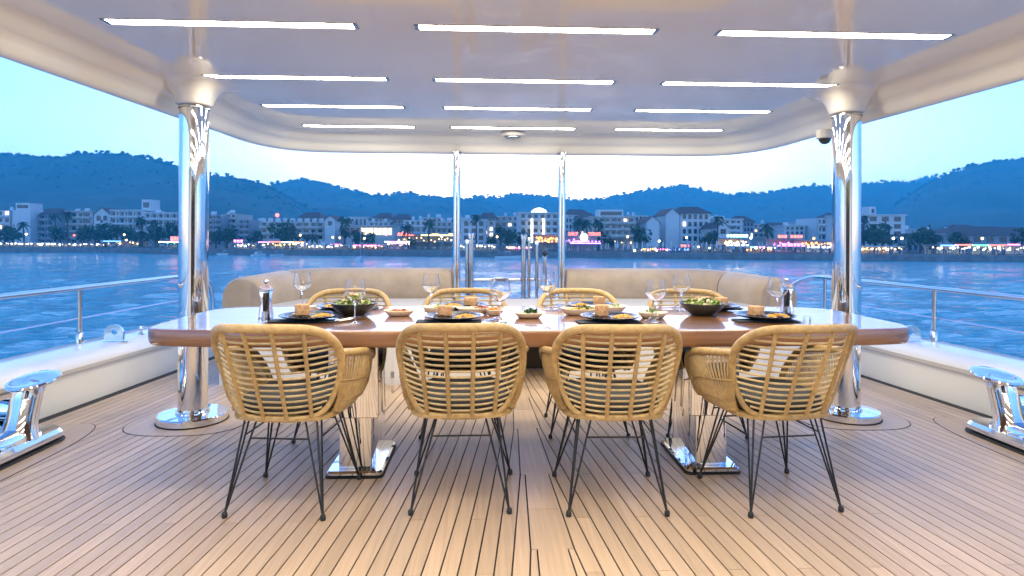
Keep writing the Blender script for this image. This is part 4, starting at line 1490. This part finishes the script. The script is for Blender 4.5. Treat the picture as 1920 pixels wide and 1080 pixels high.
# --- restaurants on the promenade
def restaurant(label, px0, px1, yroof, back, sign=None, strip=(), lamps='e_warm', nl=6, roofm='bwall3', text=None, deck2=False, ysign=None, seed=1):
    pm = (px0 + px1) / 2
    Y = shoreY(pm) + back
    X0, X1 = at_dist(px0, 446, Y)[0], at_dist(px1, 446, Y)[0]
    h = at_dist(pm, yroof, Y)[2] - GZ
    w = X1 - X0
    r_ = random.Random(seed)
    t = thing('restaurant', label, 'restaurant', ((X0 + X1) / 2, Y, GZ), 0, 'lit restaurants on the promenade')
    MB().box(-w / 2, w / 2, 5.0, 5.3, 0, h).build('back_wall', M['bwall2'], t)
    MB().box(-w / 2 - .3, w / 2 + .3, -.6, 5.6, h, h + .22).build('roof', M[roofm], t)
    npst = max(3, int(w / 3.2))
    for k in range(npst + 1):
        x = -w / 2 + w * k / npst
        MB().box(x - .07, x + .07, -.1, .05, 0, h).build('post', M['post'], t)
    if deck2:
        MB().box(-w / 2, w / 2, -.2, 5, h * .52, h * .56).build('upper_deck', M[roofm], t)
    for (u0, u1, zf, m_) in strip:
        MB().box(-w / 2 + w * u0, -w / 2 + w * u1, -.72, -.62, h * zf, h * zf + .28).build('neon_strip', M[m_], t)
    if sign:
        u0, u1, m_, sh = sign
        zb = h + .25
        s_ = MB().box(-w / 2 + w * u0, -w / 2 + w * u1, -.45, -.3, zb, zb + sh).build('sign_board', M['bwall3'], t)
        if text:
            text_mesh(text, sh * 1.1, .03, m_, s_, (-w / 2 + w * (u0 + u1) / 2, -.5, zb + sh * .15))
        else:
            n = max(3, int(w * (u1 - u0) / .8))
            for k in range(n):
                xa = -w / 2 + w * (u0 + (u1 - u0) * (k + .12) / n)
                xb = -w / 2 + w * (u0 + (u1 - u0) * (k + .82) / n)
                if r_.random() < .12: continue
                MB().box(xa, xb, -.5, -.46, zb + sh * .18, zb + sh * .82).build('sign_letter', M[m_], s_)
    nl = int(nl * 1.6)
    for k in range(nl):
        x = -w / 2 + w * (k + .5) / nl + r_.uniform(-.3, .3)
        z = h * r_.uniform(.55, .86)
        o = MB().ball((x, r_.uniform(-.3, 3.5), z), r_.uniform(.14, .26), 8, 6).build('lamp_globe', M[lamps], t, smooth=180)
    # tables with pale cloths
    for k in range(max(2, int(w / 2.2))):
        x = -w / 2 + w * (k + .5) / max(2, int(w / 2.2))
        MB().box(x - .5, x + .5, .6, 1.6, .72, .78).box(x - .45, x + .45, .65, 1.55, .3, .72).build('table', M['canvas'], t)
    return t


restaurant('dim beach bar with white lamps at the far left', -30, 52, 455, 9, lamps='e_white', nl=14, seed=1)
restaurant('beach bar with pale lamps below the hipped block', 56, 105, 456, 9, lamps='e_white', nl=12, roofm='canvas', seed=2)
restaurant('open bar under the trees left of the white lamp post', 108, 190, 457, 10, lamps='e_white', nl=16, seed=3)
restaurant('blue fronted bar below the large white hotel', 196, 262, 452, 12, lamps='e_warm', nl=5, strip=((0, .5, .9, 'e_blue'),), seed=4)
restaurant('bar with a glowing red sign beside the left pillar', 300, 352, 454, 9, sign=(.4, .95, 'e_red', 1.6), strip=((.0, .9, .95, 'e_white'),), lamps='e_green', nl=4, seed=5)
restaurant('small bar with a pink sign right of the left pillar', 432, 468, 457, 8, sign=(.2, .7, 'e_pink', 1.0), lamps='e_white', nl=6, seed=6)
restaurant('long bar with purple, red and white neon', 486, 552, 455, 9, strip=((0, .32, 1.0, 'e_purple'), (.32, .66, 1.05, 'e_red'), (.66, 1, 1.0, 'e_white')), lamps='e_yellow', nl=9, seed=7)
restaurant('small bar with an orange awning and lamp post', 554, 574, 455, 8, strip=((0, 1, .98, 'e_orange'), (0, 1, .9, 'e_warm')), lamps='e_white', nl=5, seed=8)
restaurant('open terrace with white lamps below the bright gable', 578, 640, 459, 9, lamps='e_white', nl=12, strip=((.7, 1, .98, 'e_pink'),), seed=9)
restaurant('terrace with a long pink-lit canopy behind the moored boat', 650, 716, 461, 8, strip=((.2, .95, .98, 'e_pink'),), lamps='e_warm', nl=8, roofm='canvas', seed=10)
restaurant('bar with bright magenta and white neon', 722, 768, 454, 11, strip=((0, .25, .98, 'e_white'), (.25, .5, .98, 'e_pink'), (.5, 1, .98, 'e_white'), (.1, .9, .8, 'e_purple')), lamps='e_warm', nl=6, seed=11)
restaurant('two-storey bar with an orange and yellow roofline', 746, 850, 442, 18, sign=(.0, .2, 'e_red', .7), strip=((.0, .3, 1.0, 'e_red'), (.42, 1, 1.0, 'e_yellow'), (.62, .74, 1.08, 'e_orange'), (.92, 1, 1.1, 'e_orange')), lamps='e_warm', nl=10, deck2=True, seed=12)
restaurant('terrace with pale parasols right of the left pole', 862, 930, 459, 10, lamps='e_white', nl=8, roofm='canvas', seed=13)
restaurant('terrace with reddish lights below the domed hotel', 952, 1000, 462, 9, lamps='e_warm', nl=12, strip=((.1, .9, .5, 'e_pink'),), seed=14)
restaurant('two-deck restaurant full of orange lamps left of the right pole', 1002, 1052, 441, 12, lamps='e_orange', nl=26, deck2=True, seed=15)
t = restaurant('grey two-storey restaurant with red signs and a round emblem', 1062, 1126, 444, 9, strip=((.1, 1, .52, 'e_purple'), (.2, .6, .66, 'e_pink')), lamps='e_purple', nl=10, deck2=True, seed=16)
wt = at_dist(1126, 446, shoreY(1094) + 9)[0] - at_dist(1062, 446, shoreY(1094) + 9)[0]
ht = at_dist(1094, 444, shoreY(1094) + 9)[2] - GZ
for txt, xo in (('SALT', -wt * .31), ('TEXAS', wt * .31)):
    sbd = MB().box(xo - wt * .17, xo + wt * .17, -.4, -.3, ht + .3, ht + 1.25).build('sign_board', M['bwall3'], t)
    text_mesh(txt, 1.15, .04, 'e_red', sbd, (xo, -.5, ht + .38), .02)
em = MB().loft([[(1.0 * math.cos(2 * math.pi * k / 28), y_, ht - .1 + 1.0 * math.sin(2 * math.pi * k / 28)) for k in range(28)] for y_ in (-.75, -.65)], caps=True).build('round_emblem', M['e_white'], t)
MB().tube([(.52 * math.cos(2 * math.pi * k / 20), -.78, ht - .1 + .52 * math.sin(2 * math.pi * k / 20)) for k in range(17)], .09, 6).build('emblem_mark', M['bwall3'], em)
restaurant('dark building with a faint sign row below the broad hotel', 1130, 1196, 447, 16, lamps='e_warm', nl=3, seed=17)
restaurant('bar with an orange and magenta awning', 1204, 1252, 468, 8, strip=((0, .45, .96, 'e_orange'), (.3, .55, 1.2, 'e_yellow'), (.5, 1, .96, 'e_pink')), lamps='e_white', nl=7, seed=18)
restaurant('bar with a small red sign and blue lamps', 1254, 1294, 466, 8, sign=(.5, .95, 'e_red', .9), lamps='e_blue', nl=8, seed=19)
restaurant('dim parasol terrace left of the pale green sign', 1296, 1356, 460, 10, lamps='e_white', nl=3, seed=20)
restaurant('bar with a long pale green lit sign and warm interior', 1360, 1404, 448, 9, sign=(.02, .95, 'e_cyan', 1.1), strip=((.02, .98, .5, 'e_white'),), lamps='e_warm', nl=18, deck2=True, seed=21)
restaurant('bar with green and pink trim right of the pale green sign', 1404, 1453, 465, 8, strip=((.0, .2, 1.1, 'e_green'), (.2, .6, 1.1, 'e_pink'), (0, 1, .95, 'e_white')), lamps='e_orange', nl=9, seed=22)
restaurant('two-storey bar with a long red sign and magenta deck light', 1454, 1508, 449, 9, sign=(.05, .92, 'e_red', 1.0), strip=((0, 1, .5, 'e_pink'), (.1, .9, .62, 'e_purple')), lamps='e_pink', nl=7, deck2=True, seed=23)
restaurant('warm bar with orange lanterns left of the right pillar', 1510, 1562, 452, 9, lamps='e_orange', nl=14, strip=((.0, 1, .45, 'e_white'),), deck2=True, seed=24)
restaurant('row of warm stalls under the trees right of the right pillar', 1606, 1692, 463, 7, lamps='e_warm', nl=22, roofm='canvas', seed=25)
restaurant('red neon restaurant with a green centre at the far right', 1760, 1908, 461, 9, strip=((0, .22, .98, 'e_blue'), (.18, .4, 1.04, 'e_red'), (.4, .6, 1.0, 'e_green'), (.6, .82, 1.02, 'e_red'), (.84, 1, 1.1, 'e_pink')), lamps='e_white', nl=22, seed=26)
restaurant('bar with white lamps at the right picture edge', 1912, 1990, 462, 9, lamps='e_white', nl=8, seed=27)


# --- trees
def make_palm(h, seed):
    r_ = random.Random(seed)
    t = link('palm_tree', None)
    lean = r_.uniform(-.4, .4)
    MB().tube([(lean * u * u, 0, h * u) for u in np.linspace(0, 1, 7)], [.26 - .10 * u for u in np.linspace(0, 1, 7)], 7).build('trunk', M['palmtrunk'], t, smooth=60)
    mb = MB()
    for k in range(26):
        a = r_.uniform(0, 2 * math.pi)
        el = r_.uniform(-.5, 1.2)
        Ln = r_.uniform(1.5, 2.3)
        d = np.array([math.cos(a), math.sin(a), 0])
        sd = np.array([-math.sin(a), math.cos(a), 0])
        prev = None
        n = 7
        base = np.array([lean, 0, h])
        for i in range(n):
            u = i / (n - 1)
            pos = base + d * Ln * u * math.cos(el * (1 - u * .3)) + np.array([0, 0, Ln * (math.sin(el) * u - .75 * u * u)])
            wv = .30 * math.sin(math.pi * (.12 + .86 * u))
            cur = [pos + sd * wv - np.array([0, 0, wv * .5]), pos, pos - sd * wv - np.array([0, 0, wv * .5])]
            if prev is not None and i % 1 == 0:
                mb.add(prev + cur, [(0, 1, 4, 3), (1, 2, 5, 4)])
            prev = cur
    tag(mb.build('crown', M['palmleaf'], t), None, None, None, None)
    return t


def make_tree(h, rx, rz_, seed, n=420):
    r_ = random.Random(seed)
    t = link('broadleaf_tree', None)
    mb = MB().tube([(0, 0, 0), (.1, 0, h * .35), (0, .1, h * .7)], [.28, .2, .1], 7)
    for k in range(5):
        a = r_.uniform(0, 6.3)
        mb.tube([(0.05, 0, h * (.35 + .07 * k)), (math.cos(a) * rx * .6, math.sin(a) * rx * .6, h * (.6 + .06 * k))], [.1, .03], 5)
    mb.build('trunk', M['palmtrunk'], t, smooth=60)
    mb = MB()
    clumps = [(r_.uniform(-rx, rx) * .75, r_.uniform(-rx, rx) * .6, h - rz_ * .5 + r_.uniform(-rz_, rz_) * .5) for _ in range(11)]
    for k in range(n):
        c = clumps[k % len(clumps)]
        d = norm([r_.gauss(0, 1), r_.gauss(0, 1), r_.gauss(0, .8)])
        q = np.array(c) + d * rx * .42 * r_.uniform(.5, 1.05)
        a1 = norm([r_.gauss(0, 1), r_.gauss(0, 1), r_.gauss(0, 1)])
        a2 = norm(np.cross(a1, d + .3 * a1))
        s = r_.uniform(.16, .34) * (1 + rx * .08)
        mb.add([q - a1 * s, q + a2 * s * .6, q + a1 * s, q - a2 * s * .6], [(0, 1, 2, 3)])
    mb.build('crown', M['treeleaf'], t)
    return t


PALMS = [make_palm(6.0, 1), make_palm(8.0, 2), make_palm(4.6, 3)]
TREES = [make_tree(5.0, 2.4, 2.6, 4), make_tree(6.5, 2.0, 3.6, 5), make_tree(4.2, 2.8, 2.2, 6)]
used = set()


def plant(proto, pool, px, ytop, back, label, cat, group, hproto, wide=1.0):
    o = proto if id(proto) not in used else copy_tree(proto)
    used.add(id(proto))
    Y = shoreY(px) + back
    X = at_dist(px, 446, Y)[0]
    h = at_dist(px, ytop, Y)[2] - GZ
    s = h / hproto
    o.location = (X, Y, GZ)
    o.scale = (s * wide, s * wide, s)
    o.rotation_euler = (0, 0, (px * 1.7) % 6.28)
    tag(o, label, cat, group)


PX_P = [(14, 424, 'in front of the far left hotel'), (45, 416, 'in front of the blank-walled block'), (103, 399, 'left one of the tall double palm'), (128, 396, 'right one of the tall double palm'), (266, 406, 'below the white hotel tower'), (292, 412, 'right of the white hotel tower'), (765, 421, 'short one left of the left pole'), (803, 411, 'taller one left of the left pole'), (893, 402, 'behind the four-storey block'), (1083, 410, 'left one behind the red-signed restaurant'), (1101, 412, 'right one behind the red-signed restaurant'), (1122, 411, 'in front of the broad hotel'), (1345, 405, 'in front of the terraced block'), (1440, 420, 'between the pale green and the red sign'), (1620, 404, 'left of the square white hotel windows'), (1702, 438, 'beside the street lamps at the right'), (1795, 434, 'above the red neon restaurant')]
for k, (px, yt, nm) in enumerate(PX_P):
    pi = 1 if yt < 406 else (0 if yt < 420 else 2)
    plant(PALMS[pi], PALMS, px, yt, 20 if k in (8,) else 15 + (k % 3) * 2, 'palm tree ' + nm, 'palm tree', 'palms along the promenade', (6.5, 8.5, 5.1)[pi], .9)
PX_T = [(8, 430, 'below the far left hotel'), (25, 428, 'left of the white lamp post'), (112, 425, 'below the double palm'), (158, 430, 'first in the row below the flat-roofed block'), (178, 424, 'second in the row below the flat-roofed block'), (197, 421, 'third in the row below the white hotel'), (218, 423, 'fourth in the row below the white hotel'), (243, 428, 'fifth in the row below the white hotel'), (262, 432, 'below the white hotel tower'), (298, 424, 'left of the glowing red sign'), (318, 418, 'above the glowing red sign'), (338, 424, 'touching the left pillar'), (405, 432, 'right of the left pillar'), (425, 430, 'above the small pink sign'), (476, 432, 'left of the arcaded hotel'), (528, 420, 'left one before the arcaded hotel'), (548, 424, 'right one before the arcaded hotel'), (580, 440, 'right of the orange awning'), (646, 408, 'tall dark one right of the bright gable'), (668, 434, 'left of the modern pavilion canopy'), (690, 436, 'before the modern pavilion canopy'), (770, 448, 'low one below the yellow roofline'), (938, 424, 'large one between the poles'), (922, 446, 'low round one between the poles'), (952, 436, 'right one between the poles'), (975, 436, 'left of the domed hotel columns'), (1135, 436, 'right of the red-signed restaurant'), (1150, 452, 'low one below the broad hotel'), (1205, 424, 'left of the pale gabled house'), (1330, 436, 'below the terraced block'), (1614, 424, 'left one below the square white hotel'), (1640, 423, 'middle one below the square white hotel'), (1656, 430, 'right one below the square white hotel'), (1694, 458, 'small one right of the warm stalls'), (1726, 434, 'left of the big round one at the right'), (1742, 430, 'big round one left of the red neon restaurant'), (1750, 456, 'low one left of the red neon restaurant'), (1798, 444, 'low one behind the red neon restaurant'), (1916, 424, 'at the right picture edge')]
for k, (px, yt, nm) in enumerate(PX_T):
    ti = 1 if (px == 646 or yt < 420) else (k % 2) * 2
    plant(TREES[ti], TREES, px, yt, 12 + (k % 4) * 2.5, 'bushy dark tree ' + nm, 'tree', 'leafy trees along the promenade', (5.2, 6.8, 4.4)[ti], .85 if ti == 1 else 1.05)


# --- street lamps
def lamp_post(px, ytop, back, m_, label):
    Y = shoreY(px) + back
    X = at_dist(px, 446, Y)[0]
    h = at_dist(px, ytop, Y)[2] - GZ
    t = thing('street_lamp', label, 'street lamp', (X, Y, GZ), 0, 'street lamps on the promenade')
    MB().tube([(0, 0, 0), (0, 0, h)], [.07, .045], 6).build('pole', M['post'], t, smooth=60)
    MB().ball((0, 0, h), .30, 10, 8).build('lamp_globe', M[m_], t, smooth=180)


for px, yt, m_, nm in [(49, 439, 'e_white', 'white street lamp in front of the blank-walled block'), (139, 441, 'e_red', 'street lamp with a reddish globe below the flat-roofed block'), (233, 440, 'e_warm', 'upper warm street lamp below the large white hotel'), (237, 450, 'e_warm', 'lower warm street lamp below the large white hotel'), (563, 441, 'e_warm', 'warm street lamp above the orange awning'), (624, 445, 'e_yellow', 'yellow street lamp below the bright gable'), (637, 446, 'e_warm', 'warm street lamp right of the bright gable'), (683, 447, 'e_warm', 'warm street lamp in front of the modern pavilion'), (724, 440, 'e_pink', 'pinkish street lamp left of the magenta neon'), (828, 443, 'e_white', 'pale street lamp left of the left pole'), (932, 444, 'e_warm', 'orange street lamp between the two poles'), (1177, 444, 'e_warm', 'warm tall street lamp below the broad hotel'), (1190, 470, 'e_white', 'low round street lamp left of the orange and magenta awning'), (1236, 452, 'e_white', 'white street lamp above the magenta awning'), (1287, 445, 'e_white', 'white street lamp above the small red sign'), (1408, 446, 'e_white', 'tall pale street lamp right of the pale green sign'), (1526, 447, 'e_orange', 'orange street lamp left of the right pillar'), (1675, 447, 'e_white', 'left white street lamp of the pair at the square hotel'), (1691, 447, 'e_white', 'right white street lamp of the pair at the square hotel'), (1842, 447, 'e_warm', 'street lamp above the red neon restaurant')]:
    lamp_post(px, yt, 6.0, m_, nm)
# red ball on the arcaded hotel's roof
Yb = shoreY(516) + 40
q = at_dist(516, 403, Yb)
rb = thing('roof_beacon', 'red glowing ball above the arched dormers', 'beacon', (q[0], Yb + 2, at_dist(516, 416, Yb)[2]))
MB().tube([(0, 0, 0), (0, 0, q[2] - at_dist(516, 416, Yb)[2])], .06, 6).build('pole', M['post'], rb)
MB().ball((0, 0, q[2] - at_dist(516, 416, Yb)[2]), .62, 12, 8).build('globe', M['e_red'], rb, smooth=180)


# --- closed parasols along the beach
def make_parasol():
    t = link('closed_parasol', None)
    MB().tube([(0, 0, 0), (0, 0, 2.4)], .03, 5).build('pole', M['post'], t)
    rings = []
    for r_, z in ((.10, .85), (.20, .95), (.19, 1.4), (.12, 2.1), (.03, 2.5)):
        rings.append([(r_ * (1 + .25 * (k % 2)) * math.cos(2 * math.pi * k / 10), r_ * (1 + .25 * (k % 2)) * math.sin(2 * math.pi * k / 10), z) for k in range(10)])
    MB().loft(rings, caps=True).build('canopy', M['canvas'], t)
    return t


par0 = make_parasol()
SPOTS = [(565, 'the orange awning'), (608, 'the bright gabled end house'), (683, 'the pink-lit canopy'), (740, 'the magenta neon bar'), (1094, 'the red-signed restaurant'), (1163, 'the dark building with the faint sign row'), (1228, 'the orange and magenta awning'), (1274, 'the small red sign'), (1326, 'the dim terrace'), (1382, 'the pale green sign'), (1428, 'the green and pink trimmed bar'), (1480, 'the long red sign'), (1536, 'the orange lanterns'), (1640, 'the warm stalls')]
ORD = ['first', 'second', 'third', 'fourth', 'fifth', 'sixth', 'seventh', 'eighth', 'ninth', 'tenth', 'eleventh', 'twelfth', 'thirteenth', 'fourteenth']
par_pos = []
pr_ = random.Random(4)
for k in range(64):
    px = (560 + k * 4.5 + pr_.uniform(-2, 2)) if k < 16 else (1125 + (k - 16) * 9.0 + pr_.uniform(-3, 3))
    if 632 < px < 660: px += 90
    o = par0 if k == 0 else copy_tree(par0)
    Y = shoreY(px) + 2.0 + pr_.uniform(0, 4.5)
    o.location = (at_dist(px, 446, Y)[0], Y, GZ)
    s = pr_.uniform(.85, 1.15)
    o.scale = (s, s, s * pr_.uniform(.9, 1.1))
    par_pos.append((px, o))
cnt = {}
for px, o in sorted(par_pos, key=lambda e: e[0]):
    sp_ = min(SPOTS, key=lambda e: abs(e[0] - px))[1]
    cnt[sp_] = cnt.get(sp_, 0) + 1
    tag(o, '%s closed parasol from the left before %s' % (ORD[cnt[sp_] - 1], sp_), 'parasol', 'closed beach parasols')

# people strolling on the promenade, far off
cv, cf = MB(), 0
cr = random.Random(9)
M['crowd'] = mat('crowd_clothes', (.30, .24, .24), .9, col2=(.08, .09, .14), nscale=(1.3, 1.3, .2))
for k in range(230):
    px = cr.uniform(-20, 1930)
    if 560 < px < 640 and cr.random() < .5: continue
    Y = shoreY(px) + cr.uniform(1.2, 7)
    x = at_dist(px, 446, Y)[0]
    h = cr.uniform(1.5, 1.8)
    cv.lathe([(.09, 0), (.13, h * .25), (.15, h * .5), (.20, h * .72), (.17, h * .82), (.06, h * .86), (.10, h * .92), (.09, h * .98), (.03, h)], 7, (x, Y, GZ))
tag(cv.build('crowd', M['crowd'], None, smooth=60), 'distant crowd of people along the promenade', 'crowd', None, 'stuff')


# --- boats
def boat(px, py, L_, lab, yaw=0, cabin=True, mast=0):
    q = on_level(px, py, WZ)
    t = thing('moored_boat', lab, 'boat', (q[0], q[1], WZ), R(yaw), 'small boats moored off the quay')
    hl, hb = L_ / 2, L_ * .17
    rings = []
    for u, bw, zt in ((-1, .8, .75), (-.6, 1, .75), (0, 1.05, .8), (.5, .8, .9), (.85, .35, 1.0), (1, .03, 1.08)):
        x = hl * u
        rings.append([(x, -hb * bw, zt * L_ * .13), (x, -hb * bw * .8, -.15), (x, 0, -.3), (x, hb * bw * .8, -.15), (x, hb * bw, zt * L_ * .13)])
    MB().loft(rings, caps=True).build('hull', M['bwall'], t, smooth=50)
    if cabin:
        c = MB().rbox(-hl * .5, hl * .25, -hb * .7, hb * .7, L_ * .09, L_ * .24, .1).build('cabin', M['bwall'], t, smooth=40)
        MB().box(-hl * .42, hl * .2, -hb * .72, hb * .72, L_ * .16, L_ * .21).build('window', M['bglass'], c)
    else:
        MB().box(-hl * .3, hl * .05, -hb * .8, hb * .8, L_ * .26, L_ * .28).build('canopy', M['canvas'], t)
        for sx in (-.28, .03):
            for sy in (-.7, .7):
                MB().box(hl * sx - .03, hl * sx + .03, hb * sy - .03, hb * sy + .03, L_ * .08, L_ * .26).build('strut', M['post'], t)
    if mast:
        MB().tube([(0, 0, L_ * .1), (0, 0, mast)], .05, 6).build('mast', M['post'], t)


boat(676, 489, 3.6, 'small motorboat seen end-on with a mast behind the left sofa back', 84, True, 9)
boat(486, 480, 4.4, 'dark little cabin boat moored off the quay between the left pillar and the sofa', 60, True)
boat(424, 478, 4.5, 'low open boat just right of the left pillar', 10, False)
boat(520, 479, 3.6, 'small open boat near the long neon bar', 30, False)
boat(955, 486, 6.5, 'low dark boat beneath the domed hotel between the poles', 5, False)

# ------------------------------------------------------------------ haze: even air round boat, bay and hills
hz = MB().box(-2700, 2700, -300, 2600, WZ - 7.5, 205).build('haze', None)
hm = bpy.data.materials.new('haze_air')
hm.use_nodes = True
nt = hm.node_tree
nt.nodes.remove(nt.nodes['Principled BSDF'])
pv = nt.nodes.new('ShaderNodeVolumePrincipled')
pv.inputs['Color'].default_value = (.10, .72, 1.0, 1)
pv.inputs['Density'].default_value = HAZE
pv.inputs['Anisotropy'].default_value = .2
nt.links.new(pv.outputs[0], nt.nodes['Material Output'].inputs['Volume'])
hz.data.materials.append(hm)
tag(hz, 'faint blue evening haze over the bay', 'haze', None, 'stuff')
